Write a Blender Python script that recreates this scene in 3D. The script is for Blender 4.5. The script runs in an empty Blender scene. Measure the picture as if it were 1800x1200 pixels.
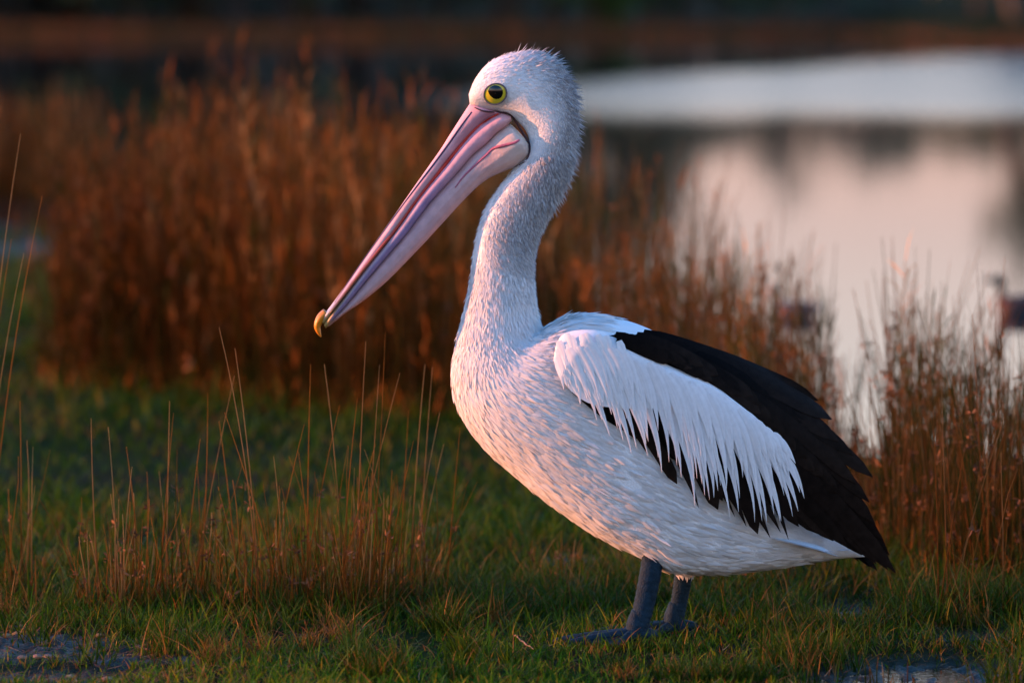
import bpy, math, random
import numpy as np
from mathutils import Vector
from mathutils.bvhtree import BVHTree

random.seed(7)
rng = np.random.default_rng(11)
scene = bpy.context.scene
COL = scene.collection
rad = math.radians

# ------------------------------------------------------------------ camera
CAM = np.array([0.0, -10.5, 1.3])
PITCH = math.atan(710 / 10000)
cam_data = bpy.data.cameras.new('camera')
cam_data.lens = 200
cam_data.sensor_width = 36
cam_data.clip_start = 0.1
cam_data.clip_end = 2000
cam_data.dof.use_dof = True
cam_data.dof.focus_distance = 10.47
cam_data.dof.aperture_fstop = 3.4
camera = bpy.data.objects.new('camera', cam_data)
camera.location = CAM
camera.rotation_euler = (math.pi / 2 - PITCH, 0, 0)
COL.objects.link(camera)
scene.camera = camera

# ------------------------------------------------------------------ sky, sun, exposure
SUN_EL, SUN_AZ = rad(7.0), rad(-2.5)          # azimuth measured from -X towards the camera side
to_sun = Vector((-math.cos(SUN_EL) * math.cos(SUN_AZ), -math.cos(SUN_EL) * math.sin(SUN_AZ), math.sin(SUN_EL)))
world = bpy.data.worlds.new('World')
scene.world = world
world.use_nodes = True
wn = world.node_tree
wn.nodes.clear()
sky = wn.nodes.new('ShaderNodeTexSky')
sky.sky_type = 'NISHITA'
sky.sun_disc = False
sky.sun_elevation = SUN_EL
sky.sun_rotation = math.atan2(to_sun.x, to_sun.y)
sky.air_density = 1.0
sky.dust_density = 0.05
sky.ozone_density = 2.0
bg = wn.nodes.new('ShaderNodeBackground')
bg.inputs['Strength'].default_value = 0.15
wo = wn.nodes.new('ShaderNodeOutputWorld')
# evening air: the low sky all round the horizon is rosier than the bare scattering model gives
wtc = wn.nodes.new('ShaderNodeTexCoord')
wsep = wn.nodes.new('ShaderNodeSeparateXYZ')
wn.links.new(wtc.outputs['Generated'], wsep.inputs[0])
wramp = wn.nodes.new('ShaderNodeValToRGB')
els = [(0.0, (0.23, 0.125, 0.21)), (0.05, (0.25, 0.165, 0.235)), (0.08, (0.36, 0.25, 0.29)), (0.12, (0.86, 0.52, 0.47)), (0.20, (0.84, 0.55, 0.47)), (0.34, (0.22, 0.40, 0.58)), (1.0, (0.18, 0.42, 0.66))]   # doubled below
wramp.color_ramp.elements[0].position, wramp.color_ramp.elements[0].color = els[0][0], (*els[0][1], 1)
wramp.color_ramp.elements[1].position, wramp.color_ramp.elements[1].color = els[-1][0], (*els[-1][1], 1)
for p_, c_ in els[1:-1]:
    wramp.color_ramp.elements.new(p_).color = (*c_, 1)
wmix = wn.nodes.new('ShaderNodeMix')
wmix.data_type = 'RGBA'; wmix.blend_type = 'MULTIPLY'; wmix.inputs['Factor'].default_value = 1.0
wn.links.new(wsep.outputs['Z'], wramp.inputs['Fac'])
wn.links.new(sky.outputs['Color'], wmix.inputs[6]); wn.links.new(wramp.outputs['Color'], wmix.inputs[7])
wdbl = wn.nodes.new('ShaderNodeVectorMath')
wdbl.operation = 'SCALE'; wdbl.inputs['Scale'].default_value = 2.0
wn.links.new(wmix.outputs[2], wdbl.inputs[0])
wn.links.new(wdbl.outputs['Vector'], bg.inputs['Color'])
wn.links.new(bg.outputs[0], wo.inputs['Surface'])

sun_data = bpy.data.lights.new('sun', 'SUN')
sun_data.energy = 2.5
sun_data.angle = rad(0.6)
sun_data.color = (1.0, 0.36, 0.15)
sun = bpy.data.objects.new('sun', sun_data)
sun.rotation_euler = to_sun.to_track_quat('Z', 'Y').to_euler()
sun.location = (-20, -5, 6)
COL.objects.link(sun)

scene.view_settings.view_transform = 'Standard'
scene.view_settings.look = 'None'
scene.view_settings.exposure = 2.1
scene.view_settings.gamma = 1.0
scene.view_settings.use_curve_mapping = False
scene.render.engine = 'CYCLES'
scene.cycles.use_denoising = True
scene.cycles.max_bounces = 8
scene.cycles.transparent_max_bounces = 8

# ------------------------------------------------------------------ measuring helpers
CA, SA = math.cos(PITCH), math.sin(PITCH)
def P(px, py, Y=0.0):
    """point of the vertical plane y = Y that was measured at (px, py) in the photograph"""
    a, b = (px - 900) / 10000, (600 - py) / 10000
    d = np.array([a, CA + b * SA, -SA + b * CA])
    return CAM + d * ((Y - CAM[1]) / d[1])
def G(px, py, z=0.0):
    a, b = (px - 900) / 10000, (600 - py) / 10000
    d = np.array([a, CA + b * SA, -SA + b * CA])
    return CAM + d * ((z - CAM[2]) / d[2])

# ------------------------------------------------------------------ materials
def nodes_of(name):
    m = bpy.data.materials.new(name)
    m.use_nodes = True
    nt = m.node_tree
    nt.nodes.clear()
    out = nt.nodes.new('ShaderNodeOutputMaterial')
    return m, nt, out
def N(nt, t, **kw):
    n = nt.nodes.new(t)
    for k, v in kw.items():
        setattr(n, k, v)
    return n

def attr_mat(name, rough=0.6, spec=0.3, translucent=0.0, noise=0.0, noise_scale=60.0, bump=0.0, bump_scale=200.0, stretch=None, coat=0.0, sheen=0.0):
    """colour comes from the mesh's own 'Col' attribute, varied by procedural noise"""
    m, nt, out = nodes_of(name)
    at = N(nt, 'ShaderNodeAttribute', attribute_name='Col')
    bs = N(nt, 'ShaderNodeBsdfPrincipled')
    bs.inputs['Roughness'].default_value = rough
    bs.inputs['Specular IOR Level'].default_value = spec
    bs.inputs['Coat Weight'].default_value = coat
    bs.inputs['Coat Roughness'].default_value = 0.25
    if sheen:
        bs.inputs['Sheen Weight'].default_value = sheen
    col = at.outputs['Color']
    tc = N(nt, 'ShaderNodeTexCoord')
    vec = tc.outputs['Object']
    if stretch:
        mp = N(nt, 'ShaderNodeMapping')
        mp.inputs['Scale'].default_value = stretch
        nt.links.new(vec, mp.inputs['Vector'])
        vec = mp.outputs['Vector']
    if noise:
        nz = N(nt, 'ShaderNodeTexNoise')
        nz.inputs['Scale'].default_value = noise_scale
        nz.inputs['Detail'].default_value = 4
        nt.links.new(vec, nz.inputs['Vector'])
        mr = N(nt, 'ShaderNodeMapRange')
        mr.inputs['From Min'].default_value = 0.3
        mr.inputs['From Max'].default_value = 0.7
        mr.inputs['To Min'].default_value = 1 - noise
        mr.inputs['To Max'].default_value = 1 + noise * 0.5
        nt.links.new(nz.outputs['Fac'], mr.inputs['Value'])
        mx = N(nt, 'ShaderNodeVectorMath', operation='SCALE')
        nt.links.new(col, mx.inputs[0])
        nt.links.new(mr.outputs['Result'], mx.inputs['Scale'])
        col = mx.outputs['Vector']
    nt.links.new(col, bs.inputs['Base Color'])
    if bump:
        nb = N(nt, 'ShaderNodeTexNoise')
        nb.inputs['Scale'].default_value = bump_scale
        nb.inputs['Detail'].default_value = 5
        nt.links.new(vec, nb.inputs['Vector'])
        bp = N(nt, 'ShaderNodeBump')
        bp.inputs['Strength'].default_value = bump
        bp.inputs['Distance'].default_value = 0.004
        nt.links.new(nb.outputs['Fac'], bp.inputs['Height'])
        nt.links.new(bp.outputs['Normal'], bs.inputs['Normal'])
    sh = bs.outputs[0]
    if translucent:
        tr = N(nt, 'ShaderNodeBsdfTranslucent')
        nt.links.new(col, tr.inputs['Color'])
        mi = N(nt, 'ShaderNodeMixShader')
        mi.inputs['Fac'].default_value = translucent
        nt.links.new(bs.outputs[0], mi.inputs[1])
        nt.links.new(tr.outputs[0], mi.inputs[2])
        sh = mi.outputs[0]
    nt.links.new(sh, out.inputs['Surface'])
    return m

M_PLUME = attr_mat('white_plumage', rough=0.85, spec=0.12, translucent=0.38)
M_BODY = attr_mat('body_down', rough=0.9, spec=0.1, bump=0.5, bump_scale=260)
M_WHITE = attr_mat('white_feather', rough=0.6, spec=0.25, translucent=0.12, noise=0.06, noise_scale=120)
M_BLACK = attr_mat('black_feather', rough=0.6, spec=0.03, noise=0.35, noise_scale=70, bump=0.15, bump_scale=500)
M_BILL = attr_mat('bill_horn', rough=0.38, spec=0.45, noise=0.20, noise_scale=38, bump=0.16, bump_scale=160)
M_POUCH = attr_mat('pouch_skin', rough=0.42, spec=0.45, translucent=0.12, noise=0.12, noise_scale=60, bump=0.25, bump_scale=220)
M_LEG = attr_mat('leg_skin', rough=0.5, spec=0.06, noise=0.35, noise_scale=90, bump=0.6, bump_scale=330)
M_EYE = attr_mat('eye', rough=0.12, spec=0.55, noise=0.12, noise_scale=300)
M_GRASS = attr_mat('grass_blade', rough=0.45, spec=0.07, translucent=0.38)
M_RUSH = attr_mat('rush_stem', rough=0.6, spec=0.05, translucent=0.10)
M_LEAF = attr_mat('tree_leaf', rough=0.6, spec=0.25, translucent=0.25)
M_BARK = attr_mat('bark', rough=0.85, spec=0.15, noise=0.4, noise_scale=9, bump=0.6, bump_scale=30)
M_DEBRIS = attr_mat('plant_litter', rough=0.8, spec=0.2, noise=0.35, noise_scale=80, bump=0.6, bump_scale=180)
M_DUCK = attr_mat('duck_plumage', rough=0.7, spec=0.2, noise=0.2, noise_scale=50)

# ------------------------------------------------------------------ mesh helpers
def mesh_np(name, V, F, col=None, smooth=True):
    """V (n,3), F (m,3) or (m,4) arrays -> mesh, optional per-vertex colours"""
    V = np.ascontiguousarray(V, dtype=np.float32)
    F = np.ascontiguousarray(F, dtype=np.int32)
    me = bpy.data.meshes.new(name)
    n, (m, k) = len(V), F.shape
    me.vertices.add(n)
    me.vertices.foreach_set('co', V.ravel())
    me.loops.add(m * k)
    me.loops.foreach_set('vertex_index', F.ravel())
    me.polygons.add(m)
    me.polygons.foreach_set('loop_start', np.arange(0, m * k, k, dtype=np.int32))
    me.polygons.foreach_set('use_smooth', np.full(m, smooth))
    if col is not None:
        col = np.asarray(col, dtype=np.float32)
        if col.ndim == 1:
            col = np.tile(col, (n, 1))
        a = me.color_attributes.new('Col', 'FLOAT_COLOR', 'POINT')
        a.data.foreach_set('color', np.concatenate([col, np.ones((n, 1), np.float32)], 1).ravel())
    me.update(calc_edges=True)
    me.validate()
    return me
def obj(name, me, mat=None, parent=None, **props):
    o = bpy.data.objects.new(name, me)
    COL.objects.link(o)
    if mat is not None and me is not None and len(me.materials) == 0:
        me.materials.append(mat)
    if parent is not None:
        o.parent = parent
    for k, v in props.items():
        o[k] = v
    return o
def empty(name, loc=(0, 0, 0), **props):
    o = obj(name, None, None, None, **props)
    o.location = loc
    o.empty_display_size = 0.1
    return o

def spline(pts, n):
    """Catmull-Rom through rows of pts, n samples spread evenly over the index"""
    pts = np.asarray(pts, float)
    m = len(pts)
    ext = np.vstack([2 * pts[0] - pts[1], pts, 2 * pts[-1] - pts[-2]])
    t = np.linspace(0, m - 1, n)
    i = np.minimum(t.astype(int), m - 2)
    f = (t - i)[:, None]
    p0, p1, p2, p3 = ext[i], ext[i + 1], ext[i + 2], ext[i + 3]
    return 0.5 * (2 * p1 + (p2 - p0) * f + (2 * p0 - 5 * p1 + 4 * p2 - p3) * f ** 2 + (3 * p1 - p0 - 3 * p2 + p3) * f ** 3)

def grid_faces(nu, nv, wrap=True):
    F = []
    vv = nv if wrap else nv - 1
    i, j = np.meshgrid(np.arange(nu - 1), np.arange(vv), indexing='ij')
    a = i * nv + j
    b = i * nv + (j + 1) % nv
    return np.stack([a, b, b + nv, a + nv], -1).reshape(-1, 4)

def tri(F):
    return np.concatenate([F[:, [0, 1, 2]], F[:, [0, 2, 3]]])

def capped(V, nu, nv):
    """close both ends of a wrapped grid with a fan; returns V, triangles"""
    F = tri(grid_faces(nu, nv))
    c0, c1 = V[:nv].mean(0), V[-nv:].mean(0)
    n = len(V)
    V = np.vstack([V, c0, c1])
    j = np.arange(nv)
    f0 = np.stack([np.full(nv, n), (j + 1) % nv, j], 1)
    base = (nu - 1) * nv
    f1 = np.stack([np.full(nv, n + 1), base + j, base + (j + 1) % nv], 1)
    return V, np.concatenate([F, f0, f1])

def tube(pts, r, ns=10, n=None, flat=1.0):
    """tapered tube through 3-D points; returns V, F (triangles), t per vertex"""
    pts = np.asarray(pts, float)
    r = np.asarray(r, float) if np.ndim(r) else np.full(len(pts), r)
    if n:
        rr = spline(r[:, None], n)[:, 0]
        pts = spline(pts, n)
        r = np.maximum(rr, 1e-5)
    T = np.gradient(pts, axis=0)
    T /= np.linalg.norm(T, axis=1)[:, None] + 1e-12
    ref = np.array([0, 1.0, 0])
    if abs(T @ ref).max() > 0.95:
        ref = np.array([0.3, 0.1, 1.0]) if abs(T[:, 2]).max() < 0.9 else np.array([1.0, 0.2, 0])
    S = np.cross(T, ref); S /= np.linalg.norm(S, axis=1)[:, None] + 1e-12
    U = np.cross(S, T)
    a = np.linspace(0, 2 * np.pi, ns, endpoint=False)
    V = pts[:, None] + (S[:, None] * np.cos(a)[None, :, None] + U[:, None] * np.sin(a)[None, :, None] * flat) * r[:, None, None]
    V, F = capped(V.reshape(-1, 3), len(pts), ns)
    t = np.concatenate([np.repeat(np.linspace(0, 1, len(pts)), ns), [0, 1]])
    return V, F, t

def merge(parts):
    Vs, Fs, Cs, o = [], [], [], 0
    for V, F, C in parts:
        Vs.append(V); Fs.append(F + o); o += len(V)
        C = np.asarray(C, float)
        Cs.append(np.tile(C, (len(V), 1)) if C.ndim == 1 else C)
    return np.vstack(Vs), np.concatenate(Fs), np.vstack(Cs)

def blades(root, direc, length, bend, width, side, nseg, c0, c1, prof=None, fold=0.0, nrm=None, base_w=0.7):
    """many thin curved blades at once -> V, F, C"""
    n = len(root)
    across = 3 if fold else 2
    t = np.linspace(0, 1, nseg + 1)
    if prof is None:
        w = (1 - t ** 2.2) * (base_w + (1 - base_w) * np.minimum(1, t * 3))
    else:
        w = prof(t)
    p = root[:, None] + direc[:, None] * (length[:, None] * t)[..., None] + bend[:, None] * (t ** 2)[None, :, None]
    hw = side[:, None] * (width[:, None] * w * 0.5)[..., None]
    rows = [p - hw, p + hw]
    if fold:
        rows = [p - hw, p + nrm[:, None] * (width[:, None] * w * fold)[..., None], p + hw]
    V = np.stack(rows, 2).reshape(-1, 3)
    base = (np.arange(n) * (nseg + 1) * across)[:, None, None]
    k = (np.arange(nseg) * across)[None, :, None]
    quads = []
    for a in range(across - 1):
        q = np.concatenate([base + k + a, base + k + a + 1, base + k + a + across + 1, base + k + a + across], -1)
        quads.append(q.reshape(-1, 4))
    F = np.concatenate(quads)
    C = c0[:, None] * (1 - t)[None, :, None] + c1[:, None] * t[None, :, None]
    C = np.repeat(C, across, axis=1).reshape(-1, 3)
    return V, F, C

def stems(root, direc, length, bend, radius, nseg, c0, c1, ns=3, kink=None):
    """many thin tapered round stems at once -> V, F (quads), C"""
    n = len(root)
    t = np.linspace(0, 1, nseg + 1)
    p = root[:, None] + direc[:, None] * (length[:, None] * t)[..., None] + bend[:, None] * (t ** 2)[None, :, None]
    if kink is not None:
        p = p + kink[:, None] * (np.sin(t * np.pi * 1.7) * t)[None, :, None]
    a = np.linspace(0, 2 * np.pi, ns, endpoint=False)
    ring = np.stack([np.cos(a), np.sin(a), np.zeros(ns)], -1)
    r = radius[:, None] * (1 - 0.75 * t[None, :])
    V = p[:, :, None] + ring[None, None] * r[..., None, None]
    V = V.reshape(-1, 3)
    base = (np.arange(n) * (nseg + 1) * ns)[:, None, None]
    k = (np.arange(nseg) * ns)[None, :, None]
    j = np.arange(ns)[None, None, :]
    A = base + k + j
    B = base + k + (j + 1) % ns
    F = np.stack([A, B, B + ns, A + ns], -1).reshape(-1, 4)
    C = c0[:, None] * (1 - t)[None, :, None] + c1[:, None] * t[None, :, None]
    C = np.repeat(C, ns, axis=1).reshape(-1, 3)
    return V, F, C, p

def fnoise(x, y, seed=0, octaves=4):
    """cheap smooth value noise in -1..1"""
    out = np.zeros(np.shape(x)); amp, tot = 1.0, 0.0
    for o in range(octaves):
        xi, yi = np.floor(x).astype(np.int64), np.floor(y).astype(np.int64)
        fx, fy = x - xi, y - yi
        fx, fy = fx * fx * (3 - 2 * fx), fy * fy * (3 - 2 * fy)
        def h(a, b):
            v = (a * 374761393 + b * 668265263 + (seed + o * 17) * 1442695041) & 0x7fffffff
            v = ((v ^ (v >> 13)) * 1274126177) & 0x7fffffff
            return (v ^ (v >> 16)) % 65536 / 32768.0 - 1
        out = out + amp * ((h(xi, yi) * (1 - fx) + h(xi + 1, yi) * fx) * (1 - fy) + (h(xi, yi + 1) * (1 - fx) + h(xi + 1, yi + 1) * fx) * fy)
        tot += amp; amp *= 0.5; x = x * 2.03; y = y * 2.03
    return out / tot
def sstep(a, b, x):
    t = np.clip((x - a) / (b - a), 0, 1)
    return t * t * (3 - 2 * t)

# ------------------------------------------------------------------ the ground
SHX = np.array([-400, -30, -6, -3, -1, 0, 0.6, 1.3, 3, 8, 60, 400], float)
SHY = np.array([30, 30, 24, 18, 12, 8.0, 4.6, 3.4, 2.8, 2.4, -8, -30], float)
WATER_Z = -0.03
def shore(x):
    return np.interp(x, SHX, SHY) + 0.25 * fnoise(x * 0.9, x * 0 + 3.3, 5)
def far_shore(x):
    return 64.5 - 9.0 * sstep(4.3, 5.6, x) + 0.6 * fnoise(x * 0.25, x * 0 + 8.1, 9)
# bare wet places: centre (from the photo), radii in metres
def spot(px, py, rx, ry):
    g = G(px, py)
    return (g[0], g[1], rx, ry)
PUDDLES = [spot(1640, 1180, 0.26, 0.24), spot(1490, 1072, 0.085, 0.20), spot(1725, 1118, 0.11, 0.12), spot(60, 1185, 0.22, 0.13),
           spot(1510, 1190, 0.15, 0.15)]
MUD = [spot(40, 1140, 0.24, 0.24), spot(250, 1165, 0.14, 0.07),
       spot(25, 440, 0.2, 0.8), spot(1000, 985, 0.09, 0.2), spot(100, 980, 0.06, 0.12)]
def wet(x, y, spots, soft=0.5):
    m = np.zeros(np.shape(x))
    for cx, cy, rx, ry in spots:
        d = np.sqrt(((x - cx) / rx) ** 2 + ((y - cy) / ry) ** 2)
        d = d + 0.28 * fnoise(x * 14, y * 7, 31)
        m = np.maximum(m, 1 - sstep(1 - soft, 1 + soft * 0.4, d))
    return m
def land(x, y):
    """height of the ground"""
    z = 0.012 * fnoise(x * 2.1, y * 1.3, 2) + 0.004 * fnoise(x * 16, y * 12, 3)
    z = z * (1 - np.exp(-((x - 0.22) / 0.25) ** 2 - (y / 0.3) ** 2))
    near = np.clip(3 - np.abs(x), 0, 1) * np.clip(4 - y, 0, 1)
    p = wet(x, y, PUDDLES, 0.6)
    m = np.maximum(p, wet(x, y, MUD))
    z = z - 0.016 * p
    z = z + near * m * (0.013 * fnoise(x * 60, y * 22, 12, 3) + 0.005 * fnoise(x * 150, y * 70, 14, 2))
    d = shore(x) - y                       # >0 on land
    basin = sstep(-2.5, 0.6, d)
    z = z * basin - 0.35 * (1 - basin)
    fd = y - far_shore(x)
    z = np.where(fd > -3, -0.35 + 0.35 * sstep(-3, 0.3, fd) + 0.25 * sstep(0.3, 9, fd) + (0.030 + 0.04 * sstep(3.0, -4.0, x)) * np.maximum(fd - 5, 0), z)
    return z
def axis(lo, hi, fine_lo, fine_hi, step, grow=1.22):
    a = list(np.arange(fine_lo, fine_hi, step))
    s, v = step, a[-1]
    while v < hi:
        s *= grow; v += s; a.append(v)
    s, v, b = step, fine_lo, []
    while v > lo:
        s *= grow; v -= s; b.append(v)
    return np.array(b[::-1] + a)
gx = axis(-300, 300, -1.25, 1.25, 0.011)
gy1 = list(np.arange(-0.95, 1.4, 0.013))
s, v = 0.013, gy1[-1]
while v < 6: s = min(s * 1.08, 0.12); v += s; gy1.append(v)
while v < 75: s = min(s * 1.1, 0.7); v += s; gy1.append(v)
while v < 420: s *= 1.25; v += s; gy1.append(v)
s, v, pre = 0.013, -0.95, []
while v > -40: s *= 1.25; v -= s; pre.append(v)
gy = np.array(pre[::-1] + gy1)
XX, YY = np.meshgrid(gx, gy, indexing='xy')
ZZ = land(XX, YY)
GV = np.stack([XX, YY, ZZ], -1).reshape(-1, 3)
wetness = np.maximum(wet(XX, YY, PUDDLES, 0.6), 0.85 * wet(XX, YY, MUD)).ravel()
wetness = np.maximum(wetness, sstep(0.6, -0.1, (shore(XX) - YY)).ravel() * (YY.ravel() < 50))
soil = np.array([0.016, 0.012, 0.004]); mud = np.array([0.026, 0.024, 0.018]); turf = np.array([0.009, 0.019, 0.001])
gn = fnoise(XX * 3, YY * 2, 21).ravel()
gcol = soil * (1 - sstep(-0.4, 0.4, gn))[:, None] + turf * sstep(-0.4, 0.4, gn)[:, None]
gcol = gcol * (1 - wetness[:, None]) + mud * wetness[:, None]
far_land = (YY.ravel() > 45)
gcol[far_land] = np.array([0.010, 0.016, 0.004])

m, nt, out = nodes_of('ground_soil')
at = N(nt, 'ShaderNodeAttribute', attribute_name='Col')
wa = N(nt, 'ShaderNodeAttribute', attribute_name='Wet')
bs = N(nt, 'ShaderNodeBsdfPrincipled')
tc = N(nt, 'ShaderNodeTexCoord')
nz = N(nt, 'ShaderNodeTexNoise'); nz.inputs['Scale'].default_value = 55; nz.inputs['Detail'].default_value = 6
nt.links.new(tc.outputs['Object'], nz.inputs['Vector'])
mr = N(nt, 'ShaderNodeMapRange'); mr.inputs['To Min'].default_value = 0.45; mr.inputs['To Max'].default_value = 1.6
nt.links.new(nz.outputs['Fac'], mr.inputs['Value'])
sc_ = N(nt, 'ShaderNodeVectorMath', operation='SCALE')
nt.links.new(at.outputs['Color'], sc_.inputs[0]); nt.links.new(mr.outputs['Result'], sc_.inputs['Scale'])
nt.links.new(sc_.outputs['Vector'], bs.inputs['Base Color'])
rr = N(nt, 'ShaderNodeMapRange'); rr.inputs['To Min'].default_value = 0.9; rr.inputs['To Max'].default_value = 0.42
sp_ = N(nt, 'ShaderNodeMapRange'); sp_.inputs['To Min'].default_value = 0.03; sp_.inputs['To Max'].default_value = 0.13
nt.links.new(wa.outputs['Fac'], sp_.inputs['Value']); nt.links.new(sp_.outputs['Result'], bs.inputs['Specular IOR Level'])
nt.links.new(wa.outputs['Fac'], rr.inputs['Value']); nt.links.new(rr.outputs['Result'], bs.inputs['Roughness'])
nb = N(nt, 'ShaderNodeTexNoise'); nb.inputs['Scale'].default_value = 170; nb.inputs['Detail'].default_value = 4
nt.links.new(tc.outputs['Object'], nb.inputs['Vector'])
bp = N(nt, 'ShaderNodeBump'); bp.inputs['Strength'].default_value = 0.8; bp.inputs['Distance'].default_value = 0.006
nt.links.new(nb.outputs['Fac'], bp.inputs['Height']); nt.links.new(bp.outputs['Normal'], bs.inputs['Normal'])
nt.links.new(bs.outputs[0], out.inputs['Surface'])
M_GROUND = m
me = mesh_np('ground', GV, grid_faces(len(gy), len(gx), wrap=False), gcol)
wattr = me.attributes.new('Wet', 'FLOAT', 'POINT')
wattr.data.foreach_set('value', wetness.astype(np.float32))
obj('ground', me, M_GROUND, kind='structure', label='muddy grassy lake shore and far bank')

# ------------------------------------------------------------------ the lake
m, nt, out = nodes_of('lake_water')
bs = N(nt, 'ShaderNodeBsdfPrincipled')
bs.inputs['Base Color'].default_value = (0.012, 0.016, 0.016, 1)
bs.inputs['IOR'].default_value = 1.33
geo = N(nt, 'ShaderNodeNewGeometry')
sep = N(nt, 'ShaderNodeSeparateXYZ'); nt.links.new(geo.outputs['Position'], sep.inputs[0])
# a lane of wind-ruffled water: a band across the lake with ragged edges
wn1 = N(nt, 'ShaderNodeTexNoise'); wn1.inputs['Scale'].default_value = 1.0; wn1.inputs['Detail'].default_value = 3
mp = N(nt, 'ShaderNodeMapping'); mp.inputs['Scale'].default_value = (0.35, 0.09, 1)
nt.links.new(geo.outputs['Position'], mp.inputs['Vector']); nt.links.new(mp.outputs['Vector'], wn1.inputs['Vector'])
def math_node(op, a, b=None, c=None):
    n = N(nt, 'ShaderNodeMath', operation=op)
    for i, v in enumerate((a, b, c)):
        if v is None: continue
        if isinstance(v, (int, float)): n.inputs[i].default_value = v
        else: nt.links.new(v, n.inputs[i])
    return n.outputs[0]
def ramp(v, a, b):
    n = N(nt, 'ShaderNodeMapRange', interpolation_type='SMOOTHSTEP')
    n.inputs['From Min'].default_value = a; n.inputs['From Max'].default_value = b
    nt.links.new(v, n.inputs['Value'])
    return n.outputs['Result']
wob = math_node('MULTIPLY_ADD', wn1.outputs['Fac'], 5.0, -2.5)
yy = math_node('ADD', sep.outputs['Y'], wob)
lane_near = ramp(yy, 28.5, 36.5)
# far edge of the lane moves away to the right
edge = math_node('MULTIPLY_ADD', sep.outputs['X'], 2.4, 41.5)
edge = math_node('MINIMUM', edge, 62)
lane_far = ramp(math_node('SUBTRACT', edge, yy), -1.5, 3.0)
lane = math_node('MULTIPLY', lane_near, lane_far)
lane = math_node('MULTIPLY', lane, ramp(sep.outputs['X'], -2.5, 1.5))
rough = math_node('MULTIPLY_ADD', lane, 0.21, 0.04)
nt.links.new(rough, bs.inputs['Roughness'])
nb = N(nt, 'ShaderNodeTexNoise'); nb.inputs['Scale'].default_value = 3.0; nb.inputs['Detail'].default_value = 3
mp2 = N(nt, 'ShaderNodeMapping'); mp2.inputs['Scale'].default_value = (0.6, 2.0, 1)
nt.links.new(geo.outputs['Position'], mp2.inputs['Vector']); nt.links.new(mp2.outputs['Vector'], nb.inputs['Vector'])
bp = N(nt, 'ShaderNodeBump'); bp.inputs['Distance'].default_value = 0.01
bst = math_node('MULTIPLY_ADD', lane, 0.12, 0.05)
nt.links.new(bst, bp.inputs['Strength'])
nt.links.new(nb.outputs['Fac'], bp.inputs['Height']); nt.links.new(bp.outputs['Normal'], bs.inputs['Normal'])
nt.links.new(bs.outputs[0], out.inputs['Surface'])
M_LAKE = m
lx = np.array([-200, -60, -20, -8, -4, -2, 0, 0.4, 0.8, 1.3, 2, 3, 6, 10, 20, 60, 200], float)
lv, lf = [], []
for x in lx:
    y0, y1 = float(np.interp(x, SHX, SHY)) - 0.9, 72.0
    lv += [(x, y0, WATER_Z), (x, y1, WATER_Z)]
lf = [(2 * i, 2 * i + 2, 2 * i + 3, 2 * i + 1) for i in range(len(lx) - 1)]
obj('lake_water', mesh_np('lake_water', np.array(lv), np.array(lf), smooth=False), M_LAKE, kind='structure', label='calm lake water reflecting the pink evening sky')

# shallow puddles lying in the hollows of the mud
m, nt, out = nodes_of('puddle_water')
bs = N(nt, 'ShaderNodeBsdfPrincipled')
bs.inputs['Base Color'].default_value = (0.014, 0.015, 0.015, 1); bs.inputs['Roughness'].default_value = 0.08; bs.inputs['IOR'].default_value = 1.33
tc = N(nt, 'ShaderNodeTexCoord')
nb = N(nt, 'ShaderNodeTexNoise'); nb.inputs['Scale'].default_value = 90; nt.links.new(tc.outputs['Object'], nb.inputs['Vector'])
bp = N(nt, 'ShaderNodeBump'); bp.inputs['Strength'].default_value = 0.25; bp.inputs['Distance'].default_value = 0.003
nt.links.new(nb.outputs['Fac'], bp.inputs['Height']); nt.links.new(bp.outputs['Normal'], bs.inputs['Normal'])
nt.links.new(bs.outputs[0], out.inputs['Surface'])
M_PUDDLE = m
for i, (cx, cy, rx, ry) in enumerate(PUDDLES):
    a = np.linspace(0, 2 * np.pi, 28, endpoint=False)
    r = 1.05 + 0.12 * fnoise(np.cos(a) * 2 + i * 5, np.sin(a) * 2, 40)
    V = np.stack([cx + np.cos(a) * rx * r, cy + np.sin(a) * ry * r, np.full(28, -0.0150 - 0.0004 * i)], 1)
    V = np.vstack([V, [cx, cy, -0.0150 - 0.0004 * i]])
    F = np.stack([np.arange(28), (np.arange(28) + 1) % 28, np.full(28, 28)], 1)
    obj('puddle', mesh_np('puddle', V, F, smooth=False), M_PUDDLE, kind='structure', label='shallow dark puddle lying in the shore mud')

exec_parts = []
# ================================================================== THE PELICAN
pel = empty('pelican', (0.25, 0.0, 0.0), label='large white pelican with black wings and long pink bill standing on the grass', category='pelican')
PO = np.array([0.25, 0.0, 0.0])
def pobj(name, V, F, C, mat, parent=None, smooth=True, **props):
    """mesh given in world space, parented under the pelican (or a part of it)"""
    return obj(name, mesh_np(name, np.asarray(V) - PO, F, C, smooth), mat, parent or pel, **props)

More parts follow.
